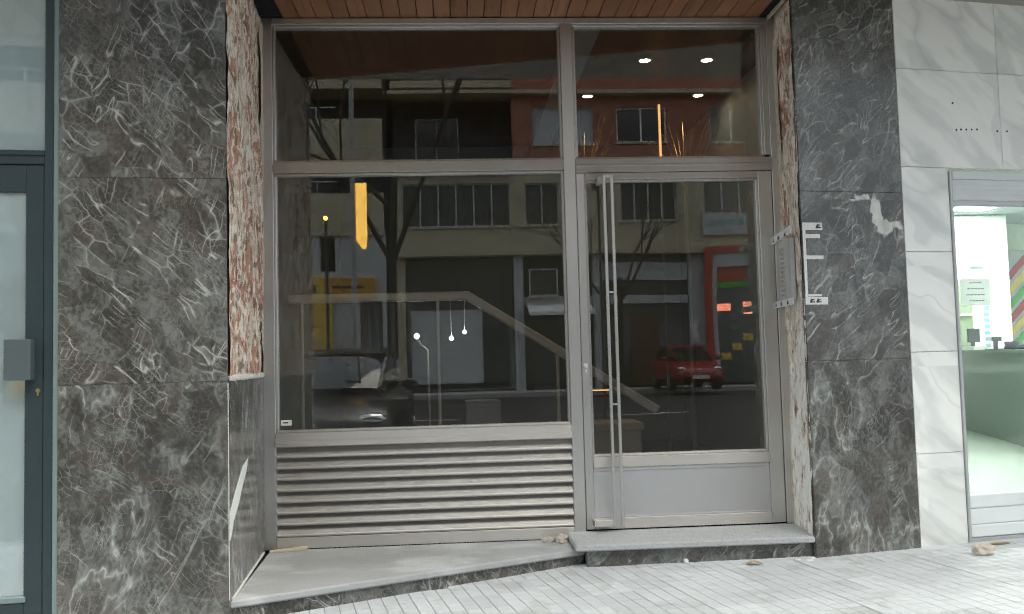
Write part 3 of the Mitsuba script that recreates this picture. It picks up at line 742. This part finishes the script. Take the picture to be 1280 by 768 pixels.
k = thing('wall_poster', 'poster with red, yellow and green chevrons on the shop wall', 'poster')
put('sheet', box(8.58, 9.2, 8.17, 8.19, 1.0, 2.6), 'far_grey', k)
for i, c in enumerate(('print_red', 'print_yellow', 'print_green', 'print_red', 'print_yellow', 'print_green')):
    z = 2.42 - i * 0.22
    put('chevron', xz_prism([(8.60, z - 0.30), (8.89, z), (9.18, z - 0.30), (9.18, z - 0.16), (8.89, z + 0.14), (8.60, z - 0.16)], 8.155 - 0.001 * i, 8.165), c, k)
scene['shop_lamp_light'] = {'type': 'diffuse', 'reflectance': rgb(0.8, 0.8, 0.8)}
def ceiling_panel(x, y, label):
    k = thing('ceiling_light', label, 'ceiling light', 'square ceiling lights of the bright shop')
    put('frame', box(x - 0.33, x + 0.33, y - 0.33, y + 0.33, ZC - 0.012, ZC - 0.002), 'shop_white', k)
    q = trimesh.Trimesh([(x - 0.3, y - 0.3, ZC - 0.015), (x - 0.3, y + 0.3, ZC - 0.015), (x + 0.3, y + 0.3, ZC - 0.015), (x + 0.3, y - 0.3, ZC - 0.015)], [[0, 1, 2], [0, 2, 3]])
    put('diffuser', q, 'shop_lamp_light', k, emitter={'type': 'area', 'radiance': rgb(13.0, 14.0, 12.9)})
ceiling_panel(7.1, 6.45, 'lit square ceiling light seen through the top of the bright shop window')
ceiling_panel(4.3, 2.2, 'lit square ceiling light nearest the bright shop window')
ceiling_panel(7.3, 2.4, 'lit square ceiling light at the right of the bright shop')

# ---------------------------------------------------------------- the dark lobby behind the steel front
LX0, LX1, LY, LC = -1.32, 2.64, 5.2, 3.60
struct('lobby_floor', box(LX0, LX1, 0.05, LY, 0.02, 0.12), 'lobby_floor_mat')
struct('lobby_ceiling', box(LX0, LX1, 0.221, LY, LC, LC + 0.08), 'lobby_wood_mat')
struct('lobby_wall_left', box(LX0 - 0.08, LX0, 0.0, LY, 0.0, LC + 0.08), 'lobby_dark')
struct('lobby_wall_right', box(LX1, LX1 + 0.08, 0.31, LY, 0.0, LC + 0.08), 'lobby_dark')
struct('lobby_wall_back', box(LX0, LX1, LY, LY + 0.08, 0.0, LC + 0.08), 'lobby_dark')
struct('lobby_wall_front', cat(box(LX0, -1.083, 0.0, 0.08, 0.0, 3.2), box(1.906, LX1, 0.0, 0.08, 0.0, 3.2)), 'lobby_dark')
for i, (x, w) in enumerate(((0.96, 0.16),)):
    k = thing('ceiling_beam', ('dark beam left of the lit downlights in the lobby ceiling', 'dark beam between the lobby downlights', 'dark beam over the lobby handrail')[i], 'beam')
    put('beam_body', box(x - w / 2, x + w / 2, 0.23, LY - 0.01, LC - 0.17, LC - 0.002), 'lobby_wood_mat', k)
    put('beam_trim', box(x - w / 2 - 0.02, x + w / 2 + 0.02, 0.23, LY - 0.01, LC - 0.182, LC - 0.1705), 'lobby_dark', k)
warm = {'type': 'area', 'radiance': rgb(8.0, 6.4, 4.2)}
scene['lamp_white'] = {'type': 'diffuse', 'reflectance': rgb(0.7, 0.7, 0.7)}
for i, (x, y) in enumerate(((1.63, 2.2), (2.05 + 0.11, 2.2), (1.29, 3.2), (2.36, 3.2))):
    k = thing('downlight', ('lit round downlight, left one of the nearer lobby pair', 'lit round downlight, right one of the nearer lobby pair', 'lit round downlight deep in the lobby, behind the mullion', 'lit round downlight deep in the lobby at the right')[i], 'downlight', 'round downlights in the lobby ceiling')
    put('ring', move(trimesh.creation.annulus(0.045, 0.058, 0.012), (x, y, LC - 0.008)), 'steel_plain', k)
    a = np.arange(16) * 2 * math.pi / 16
    put('lamp', trimesh.Trimesh(np.vstack([np.stack([x + 0.044 * np.cos(a), y + 0.044 * np.sin(a), 0 * a + LC - 0.006], 1), [[x, y, LC - 0.006]]]), [[16, (j + 1) % 16, j] for j in range(16)]), 'lamp_white', k, emitter=warm)
rail = thing('handrail', 'pale handrail on glass, level then sloping down in the lobby', 'handrail')
RY = 1.9
put('rail', cat(box(-1.31, 0.11, RY - 0.03, RY + 0.03, 1.575, 1.645, 0.012), move(box(0, 1.75, -0.03, 0.03, -0.035, 0.035, 0.012), (0.09, RY, 1.606), ry=0.565)), 'rail_mat', rail)
for x, z1 in ((-0.15, 1.575), (-1.2, 1.575), (0.78, 1.15)):
    put('post', tube([(x, RY, 0.12), (x, RY, z1)], 0.013, 10), 'rail_mat', rail)
put('glass_panel', trimesh.Trimesh([(-1.3, RY + 0.002, 0.2), (-0.17, RY + 0.002, 0.2), (-0.17, RY + 0.002, 1.56), (-1.3, RY + 0.002, 1.56)], [[0, 1, 2], [0, 2, 3]]), 'clear_film', rail)
put('glass_panel', trimesh.Trimesh([(-0.13, RY + 0.002, 0.2), (0.76, RY + 0.002, 0.2), (0.76, RY + 0.002, 1.14), (0.1, RY + 0.002, 1.56), (-0.13, RY + 0.002, 1.56)], [[0, 1, 2], [0, 2, 3], [0, 3, 4]]), 'clear_film', rail)
for i, (x, z, r, e) in enumerate(((-0.345, 1.32, 0.020, 14), (-0.052, 1.295, 0.017, 7), (0.06, 1.345, 0.015, 7))):
    k = thing('wall_lamp', ('brightest small lamp glowing under the lobby handrail', 'small lamp, middle one of three under the handrail', 'small lamp, rightmost of three under the handrail')[i], 'lamp', 'small round lamps under the lobby handrail')
    y = 2.5
    put('bulb', move(trimesh.creation.icosphere(2, r), (x, y, z)), 'lamp_white', k, emitter={'type': 'area', 'radiance': rgb(e, e * 1.03, e * 0.95)})
    put('arm', tube([(x, y, z - r), (x + 0.03, y + 0.02, z - 0.07), (x + 0.09, y + 0.03, z - 0.12), (x + 0.10, y + 0.04, 0.12)] if i == 0 else [(x, y, z + r), (x, y - 0.3, z + 0.16), (x, RY + 0.02, 1.574)], 0.009 if i == 0 else 0.003, 6), 'rail_mat', k)
k = thing('letter_box_block', 'grey metal cabinet behind the lower edge of the window', 'cabinet')
put('body', box(0.05, 0.33, 2.0, 2.3, 0.12, 0.78, 0.006), 'plastic_grey', k)
put('door', box(0.06, 0.32, 1.985, 1.998, 0.16, 0.74, 0.004), 'plastic_grey', k)
k = thing('wood_bench', 'wooden bench low behind the door glass', 'bench')
put('seat', box(0.95, 1.45, 1.9, 2.35, 0.52, 0.58, 0.006), 'raw_wood', k)
put('front', box(0.97, 1.43, 1.92, 1.95, 0.12, 0.52), 'raw_wood', k)
k = thing('light_strip', 'orange glowing shelf edge deep behind the door glass', 'lamp')
put('shelf', box(0.9, 1.22, 2.1, 2.3, 0.78, 0.80), 'lobby_wood_mat', k)
put('glow', box(0.9, 1.22, 2.09, 2.098, 0.83, 0.838), 'lamp_white', k, emitter={'type': 'area', 'radiance': rgb(0.2, 0.085, 0.025)})
for i, (x, y, s) in enumerate(((1.25, 3.3, 1), (2.23, 3.3, 2))):
    k = thing('twig_lamp', ('bundle of golden twigs glowing behind the mullion', 'bundle of golden twigs glowing at the right of the fanlight')[i], 'decoration')
    r2 = np.random.default_rng(40 + i); tw = []
    for j in range(46):
        a, b = r2.uniform(0, 2 * math.pi), r2.uniform(0.15, 0.75)
        L = r2.uniform(0.35, 0.75)
        p0 = np.array([x, y, 2.72]); d = np.array([math.cos(a) * math.sin(b), math.sin(a) * math.sin(b), math.cos(b)])
        side = np.cross(d, [0, 0, 1]) * r2.normal(0, 0.12)
        tw.append(tube([p0, p0 + d * L * 0.5 + side * 0.5, p0 + d * L + side], [0.006, 0.004, 0.002], 5, False))
    put('twigs', cat(*tw), 'gold', k)
    put('stand', tube([(x, y, 0.12), (x, y, 2.74)], [0.03, 0.02], 10), 'lobby_dark', k)
    put('glow', move(trimesh.creation.icosphere(2, 0.022), (x, y, 2.80)), 'lamp_white', k, emitter={'type': 'area', 'radiance': rgb(0.9, 0.5, 0.18)})
k = thing('wall_light', 'tall slim amber light standing in the lobby', 'lamp')
put('shade', box(1.920, 1.940, 3.0, 3.02, 2.85, 3.45, 0.006), 'lamp_white', k, emitter={'type': 'area', 'radiance': rgb(0.13, 0.06, 0.016)})
put('stand', box(1.92, 1.94, 3.031, 3.05, 0.12, 3.45), 'lobby_dark', k)

# ================================================================ across the street (seen in the panes)
YF = -26.0
def opened(x0, x1, z0, z1, holes):
    p = sbox(x0, z0, x1, z1)
    for h in holes:
        p = p.difference(sbox(h[0], h[2], h[1], h[3]))
    return p
def far_window(parent, x0, x1, z0, z1, leaves, y=YF, frame='far_grey', pane='far_pane', depth=0.14):
    w = 0.055
    p = opened(x0, x1, z0, z1, [(x0 + w + (x1 - x0 - w) * i / leaves, x0 + (x1 - x0 - w) * (i + 1) / leaves, z0 + w, z1 - w) for i in range(leaves)])
    k = put('window', xz_prism(p, y - depth, y - depth + 0.06), frame, parent)
    put('pane', box(x0 + 0.01, x1 - 0.01, y - depth - 0.03, y - depth - 0.001, z0 + 0.01, z1 - 0.01), pane, k)
    put('sill', box(x0 - 0.06, x1 + 0.06, y - 0.1, y + 0.06, z0 - 0.06, z0 - 0.002), 'far_render_mat', k)
ba = thing('brick_apartment_block', 'brick and cream apartment block across the street with shops below', 'building')
win1 = [(2.85, 5.04, 8.77, 10.16), (5.9, 7.75, 8.83, 10.14), (9.3, 10.9, 8.8, 10.2), (12.6, 14.4, 8.8, 10.2)]
win2 = [(-1.9, 2.0, 5.84, 7.40), (2.5, 3.74, 5.86, 7.38), (5.95, 8.0, 5.95, 7.38), (8.96, 11.6, 6.15, 7.38), (12.6, 15.4, 6.0, 7.38)]
put('brick_wall', xz_prism(opened(2.1, 18, 7.9, 18, win1 + [(a, b, c + 3.05, d + 3.05) for a, b, c, d in win1] + [(a, b, c + 6.1, d + 6.1) for a, b, c, d in win1]), YF - 0.3, YF), 'far_brick_mat', ba)
put('cream_wall', xz_prism(opened(-2.2, 18, 4.98, 7.9, win2), YF - 0.3, YF + 0.002), 'far_render_mat', ba)
put('loggia_back', box(-2.2, 2.1, YF - 1.6, YF - 1.5, 7.9, 18), 'far_dark', ba)
for i in range(3):
    z = 8.0 + 3.05 * i
    put('loggia_floor', box(-2.2, 2.1, YF - 1.5, YF + 0.25, z - 0.25, z), 'far_render_mat', ba)
    put('loggia_rail', cat(box(-2.15, 2.05, YF + 0.18, YF + 0.22, z + 0.95, z + 1.0), *[box(-2.1 + 0.14 * j, -2.08 + 0.14 * j, YF + 0.19, YF + 0.21, z, z + 0.95) for j in range(30)]), 'far_dark', ba)
    far_window(ba, -1.4, 0.2, z + 0.1, z + 2.1, 2, YF - 1.36, 'far_grey', 'far_pane', 0.1)
put('eave_slab', box(-2.3, 18, YF - 0.3, YF + 0.35, 10.55, 10.68), 'far_render_mat', ba)
put('core', box(-2.2, 18, YF - 9, YF - 1.7, 0, 18), 'far_dark', ba)
put('inner', box(2.1, 18, YF - 1.7, YF - 0.35, 0.05, 18), 'far_dark', ba)
put('inner', box(-2.2, 2.1, YF - 1.45, YF - 0.35, 0.05, 7.7), 'far_dark', ba)
for i, (a, b, c, d) in enumerate(win1):
    for q in range(3):
        if (i + q) % 4 == 0:
            far_window(ba, a, b, c + 3.05 * q, d + 3.05 * q, 1, pane='far_grey')
        else:
            far_window(ba, a, b, c + 3.05 * q, d + 3.05 * q, 2, frame='shop_white')
for (a, b, c, d), n in zip(win2, (6, 2, 4, 4, 4)):
    far_window(ba, a, b, c, d, n)
put('ground_beam', box(-2.2, 18, YF - 0.3, YF + 0.30, 4.78, 4.979), 'far_render_mat', ba)
for x in (-2.1, 2.05, 4.9, 8.35, 8.62, 12.4, 17.6):
    put('ground_pier', box(x, x + 0.32, YF - 0.3, YF + 0.05, 0, 4.779), 'far_grey' if x > 2 else 'far_render_mat', ba)
put('shop_window', box(-1.75, 2.0, YF - 0.28, YF - 0.22, 0.3, 4.7), 'far_pane', ba)
put('shop_fascia', box(2.4, 8.3, YF - 0.2, YF - 0.1, 3.0, 3.3), 'far_grey', ba)
far_window(ba, 2.58, 3.62, 3.32, 4.3, 1, YF + 0.05)
put('shop_window', box(2.4, 4.85, YF - 0.28, YF - 0.22, 0.2, 2.98), 'far_pane', ba)
put('awning', yz_prism([(YF - 0.1, 3.02), (YF + 0.9, 2.72), (YF + 0.9, 2.60), (YF - 0.1, 2.95)], 2.5, 4.8), 'shop_white', ba)
put('shop_fascia', box(5.25, 8.3, YF - 0.2, YF - 0.1, 3.85, 4.5), 'far_grey', ba)
put('shop_door', box(6.2, 7.2, YF - 0.219, YF - 0.16, 0.1, 2.6), 'lobby_wood_mat', ba)
put('shutter', box(-1.6, 0.9, YF - 0.219, YF - 0.16, 0.3, 2.9), 'far_grey', ba)
put('notice_board', box(8.36, 8.6, YF + 0.051, YF + 0.07, 1.7, 2.2), 'paper', ba)
put('shop_window', box(5.25, 8.3, YF - 0.28, YF - 0.22, 0.2, 4.7), 'far_pane', ba)
sg = thing('shop_sign', 'pale blue lettered sign board above the red supermarket front across the street', 'sign')
put('board', box(8.86, 11.6, YF + 0.05, YF + 0.12, 5.39, 6.12), 'far_grey', sg)
put('marks', cat(*[box(9.1 + 0.34 * i, 9.3 + 0.34 * i, YF + 0.121, YF + 0.13, 5.72, 5.96) for i in range(5)], box(9.1, 9.9, YF + 0.121, YF + 0.13, 5.5, 5.56)), 'print_blue', sg)
sm = thing('supermarket_front', 'red framed supermarket front across the street with coloured posters', 'shop front')
put('red_frame', xz_prism(opened(8.82, 14.2, 0.0, 4.95, [(9.08, 13.9, 0.0, 4.70)]), YF + 0.31, YF + 0.45), 'print_red', sm)
put('white_frame', xz_prism(opened(9.085, 13.895, 0.0, 4.695, [(9.27, 13.7, 0.0, 4.2)]), YF + 0.28, YF + 0.38), 'far_grey', sm)
put('red_sign', box(9.28, 13.69, YF + 0.2, YF + 0.30, 3.68, 4.19), 'print_red', sm)
put('logo_board', box(10.42, 10.98, YF + 0.301, YF + 0.33, 3.70, 4.17), 'far_grey', sm)
put('logo_mark', xz_prism([(10.55, 3.76), (10.63, 3.76), (10.70, 3.88), (10.77, 3.76), (10.85, 3.76), (10.74, 3.935), (10.85, 4.11), (10.77, 4.11), (10.70, 3.99), (10.63, 4.11), (10.55, 4.11), (10.66, 3.935)], YF + 0.331, YF + 0.34), 'print_red', sm)
put('green_band', box(9.28, 13.69, YF + 0.2, YF + 0.28, 3.46, 3.675), 'print_green', sm)
put('pane', box(9.28, 13.69, YF + 0.02, YF + 0.1, 0.1, 3.455), 'far_pane', sm)
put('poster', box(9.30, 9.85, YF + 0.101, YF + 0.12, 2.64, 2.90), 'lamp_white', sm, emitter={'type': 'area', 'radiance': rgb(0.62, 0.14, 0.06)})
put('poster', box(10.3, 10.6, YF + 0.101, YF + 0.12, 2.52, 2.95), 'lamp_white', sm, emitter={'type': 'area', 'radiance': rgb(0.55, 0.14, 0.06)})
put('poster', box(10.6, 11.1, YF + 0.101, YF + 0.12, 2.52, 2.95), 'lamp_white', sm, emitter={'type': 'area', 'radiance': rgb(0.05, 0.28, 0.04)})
put('shelf_goods', cat(*[box(9.4 + 0.42 * i, 9.75 + 0.42 * i, YF + 0.101, YF + 0.14, 0.9 + 0.35 * (i % 3), 1.15 + 0.35 * (i % 3)) for i in range(9)]), 'print_yellow', sm)
bb = thing('balcony_apartment_block', 'apartment block with cream balcony parapets above a yellow shop across the street', 'building')
put('core', box(-18, -2.45, YF - 9, YF - 1.3, 0, 18), 'far_dark', bb)
for i in range(4):
    z = 5.60 + 2.62 * i
    put('balcony_slab', box(-18, -2.5, YF - 1.29, YF + 0.1, z, z + 0.26), 'far_render_mat', bb)
    put('parapet', box(-18, -2.5, YF - 0.02, YF + 0.1, z + 0.27, z + 1.52), 'far_render_mat', bb)
    put('railing', cat(box(-18, -4.1, YF + 0.02, YF + 0.06, z + 1.92, z + 1.96), *[box(-18 + 1.1 * j, -17.96 + 1.1 * j, YF + 0.02, YF + 0.06, z + 1.53, z + 1.92) for j in range(13)]), 'far_grey', bb)
put('ground_wall', xz_prism(opened(-18, -2.45, 0, 5.59, [(-4.75, -4.22, 4.35, 5.58), (-3.4, -2.6, 0.1, 3.3), (-17, -6.2, 0.2, 5.2)]), YF - 0.3, YF), 'far_grey', bb)
put('entrance', box(-3.38, -2.62, YF - 0.28, YF - 0.22, 0.1, 3.28), 'far_pane', bb)
put('window_band', box(-17, -6.2, YF - 0.28, YF - 0.22, 0.2, 5.2), 'far_pane', bb)
ys = thing('yellow_shop', 'yellow fronted shop with lettered sign across the street', 'shop front')
put('sign_board', box(-6.1, -2.8, YF + 0.001, YF + 0.2, 3.40, 4.12), 'yellow_paint', ys)
put('sign_half', box(-4.6, -2.82, YF + 0.201, YF + 0.215, 3.42, 4.10), 'print_orange_dull', ys)
put('sign_marks', cat(*[box(-5.85 + 0.21 * i, -5.72 + 0.21 * i, YF + 0.201, YF + 0.215, 3.60, 3.60 + 0.16 + 0.20 * ((i * 7) % 3) / 2) for i in range(5)], box(-4.3, -3.2, YF + 0.216, YF + 0.222, 3.74, 3.82)), 'ink', ys)
put('pier', box(-6.1, -4.36, YF + 0.001, YF + 0.12, 0.0, 3.399), 'yellow_paint', ys)

# trees, lamp post, banner
def tree(x, y, h, r, seed, label):
    k = thing('bare_tree', label, 'tree', 'bare street trees across the road')
    rg = np.random.default_rng(seed)
    trunk, limbs = [], []
    def grow(p, d, L, rad, depth):
        n = 5
        pts, q = [p], p.copy()
        for i in range(n):
            d = d + rg.normal(0, 0.10, 3) * (0.2 if depth == 0 else 1)
            d[2] += 0.05
            d /= np.linalg.norm(d)
            q = q + d * L / n
            pts.append(q.copy())
        rr = np.linspace(rad, rad * (0.62 if depth < 4 else 0.3), n + 1)
        (trunk if depth == 0 else limbs).append(tube(pts, rr, 9 if depth < 2 else 5, False))
        if depth >= 5:
            return
        for _ in range(3 if depth in (0, 1, 2) else 2):
            a, t = rg.uniform(0, 2 * math.pi), rg.uniform(0.35, 0.8)
            s = np.cross(d, [math.cos(a), math.sin(a), 0.3]); s /= np.linalg.norm(s)
            nd = d * math.cos(t) + s * math.sin(t)
            f = rg.uniform(0.6, 1.0)
            idx = int(np.clip(f * n, 2, n))
            grow(pts[idx].copy(), nd, L * rg.uniform(0.62, 0.82), rr[idx] * 0.68, depth + 1)
    grow(np.array([x, y, -0.16]), np.array([0.02, 0.02, 1.0]), h, r, 0)
    put('trunk', cat(*trunk), 'bark', k)
    put('crown', cat(*limbs), 'bark', k)
tree(-1.35, -13.6, 5.6, 0.11, 5, 'bare street tree opposite the steel window')
tree(-6.8, -23.4, 3.6, 0.20, 6, 'bare street tree beside the yellow shop')
tree(5.2, -23.0, 3.8, 0.10, 9, 'bare street tree left of the red supermarket')
lpst = thing('street_lamp', 'slim grey street lamp with a yellow pennant banner', 'street lamp')
put('pole', tube([(-1.62, -9.0, -0.16), (-1.62, -9.0, 1.2), (-1.61, -9.0, 5.9)], [0.06, 0.045, 0.035], 12), 'far_grey', lpst)
put('lamp_head', move(box(-0.45, 0.05, -0.09, 0.09, 0, 0.08, 0.03), (-1.6, -9.0, 5.9)), 'far_grey', lpst)
tag(put('banner', xz_prism([(-1.57, 3.99), (-1.40, 3.99), (-1.40, 3.05), (-1.42, 2.92), (-1.48, 2.93), (-1.57, 3.06)], -9.03, -9.0), 'lamp_white', emitter={'type': 'area', 'radiance': rgb(0.62, 0.34, 0.03)}), 'backlit yellow pennant sign hung on the slim street lamp', 'banner')
al = thing('warning_lamp', 'tiny amber warning lamp on a thin pole', 'lamp')
put('bulb', move(trimesh.creation.icosphere(2, 0.055), (-3.07, -16.0, 4.59)), 'lamp_white', al, emitter={'type': 'area', 'radiance': rgb(3, 1.2, 0.2)})
put('pole', tube([(-3.07, -16.05, -0.15), (-3.07, -16.05, 4.6)], 0.035, 8), 'far_dark', al)

# cars
def loft(sections):
    V, F, n = [], [], len(sections[0])
    for s in sections:
        V += list(s)
    for i in range(len(sections) - 1):
        for j in range(n):
            a, b = i * n + j, i * n + (j + 1) % n
            F += [[a, b, b + n], [a, b + n, a + n]]
    c0, c1 = len(V), len(V) + 1
    V += [np.mean(sections[0], 0), np.mean(sections[-1], 0)]
    e = (len(sections) - 1) * n
    for j in range(n):
        F += [[c0, (j + 1) % n, j], [c1, e + j, e + (j + 1) % n]]
    m = trimesh.Trimesh(np.array(V), np.array(F), process=False)
    m.fix_normals()
    return m

def sec(x, hw, z0, z1, e=4.0, n=28):
    a = np.arange(n) * 2 * math.pi / n
    c, s = np.cos(a), np.sin(a)
    return np.stack([np.full(n, x), hw * np.sign(c) * np.abs(c) ** (2 / e), (z0 + z1) / 2 + (z1 - z0) / 2 * np.sign(s) * np.abs(s) ** (2 / e)], 1)

def car(name, label, paint, at, rz, L=4.1, W=1.76, H=1.43, van=False):
    k = thing(name, label, 'van' if van else 'car')
    P = lambda m: move(m, at, rz=rz)
    hw = W / 2
    if van:
        prof = [(-L / 2, .8, .45, 1.0), (-L / 2 + .1, .92, .35, 1.9), (-L / 2 + .3, 1, .3, H), (L / 2 - 1.5, 1, .3, H), (L / 2 - 1.2, 1, .3, 1.25), (L / 2 - .5, .97, .3, 1.05), (L / 2 - .12, .88, .35, .9), (L / 2, .7, .42, .72)]
        cab = [(L / 2 - 1.85, .95, 1.0, H - .03), (L / 2 - 1.5, .94, 1.0, H - .04), (L / 2 - .75, .86, .95, 1.12)]
    else:
        prof = [(-L / 2, .72, .48, .72), (-L / 2 + .08, .88, .34, .92), (-L / 2 + .4, .98, .26, .99), (-.6, 1, .22, .97), (.5, 1, .22, .95), (1.0, .99, .22, .93), (L / 2 - .5, .96, .24, .84), (L / 2 - .15, .88, .28, .72), (L / 2 - .02, .74, .36, .60), (L / 2, .6, .40, .54)]
        cab = [(-L / 2 + .22, .74, .90, 1.02), (-L / 2 + .6, .80, .90, H - .13), (-L / 2 + 1.1, .82, .90, H - .01), (-.1, .82, .90, H), (.35, .80, .90, H - .07), (1.1, .74, .88, .98)]
    put('body', P(loft([sec(x, hw * w, a, b) for x, w, a, b in prof])), paint, k, smooth=50)
    put('greenhouse', P(loft([sec(x, hw * w, a, b, 3.5) for x, w, a, b in cab])), 'car_glass', k, smooth=50)
    if not van:
        put('roof', P(loft([sec(x, hw * .74, b - .05, b + .012, 5) for x, w, a, b in cab[1:5]])), paint, k, smooth=50)
        for s in (-1, 1):
            put('windscreen_post', P(tube([(.28, s * hw * .72, H - .09), (1.12, s * hw * .70, .96)], 0.03, 6)), paint, k)
            put('mirror', P(move(lump(0.09, 3, (0.6, 1.1, 0.75), 0.1), (.75, s * (hw + .06), 1.0))), paint, k, smooth=50)
    for s in (-1, 1):
        put('headlight', P(move(lump(0.13, 2, (0.9, 1.15, 0.55), 0.05), (L / 2 - .20, s * hw * .68, .67 if not van else .82))), 'chrome', k, smooth=50)
        put('tail_light', P(move(lump(0.12, 2, (0.4, 0.8, 1.1), 0.05), (-L / 2 + .1, s * hw * .72, .8))), 'print_red', k, smooth=50)
    put('emblem', P(move(trimesh.creation.torus(0.045, 0.012), (L / 2 - .015, 0, .60), ry=math.pi / 2)), 'chrome', k)
    put('number_plate', P(box(L / 2 + .0, L / 2 + .02, -.26, .26, .36, .47)), 'paper', k)
    for x in (-L / 2 + .75, L / 2 - .85):
        for s in (-1, 1):
            wk = put('wheel', P(move(trimesh.creation.cylinder(.31, .2, sections=28), (x, s * (hw - .11), .31), rx=math.pi / 2)), 'rubber', k)
            put('rim', P(move(trimesh.creation.cylinder(.20, .21, sections=20), (x, s * (hw - .105), .31), rx=math.pi / 2)), 'steel_plain', wk)

car('black_car', 'black car parked nose to the pavement behind the viewer', 'car_black', (-1.50, -4.0 - 2.06, -0.15), math.pi / 2)
car('red_car', 'red car parked in front of the supermarket across the street', 'car_red', (7.35, -23.2, 0.0), math.pi / 2, L=3.7, W=1.64, H=1.42)
car('yellow_van', 'yellow delivery van in front of the yellow shop', 'car_yellow', (-5.35, -22.5, 0.0), math.pi / 2, L=4.6, W=1.8, H=2.5, van=True)
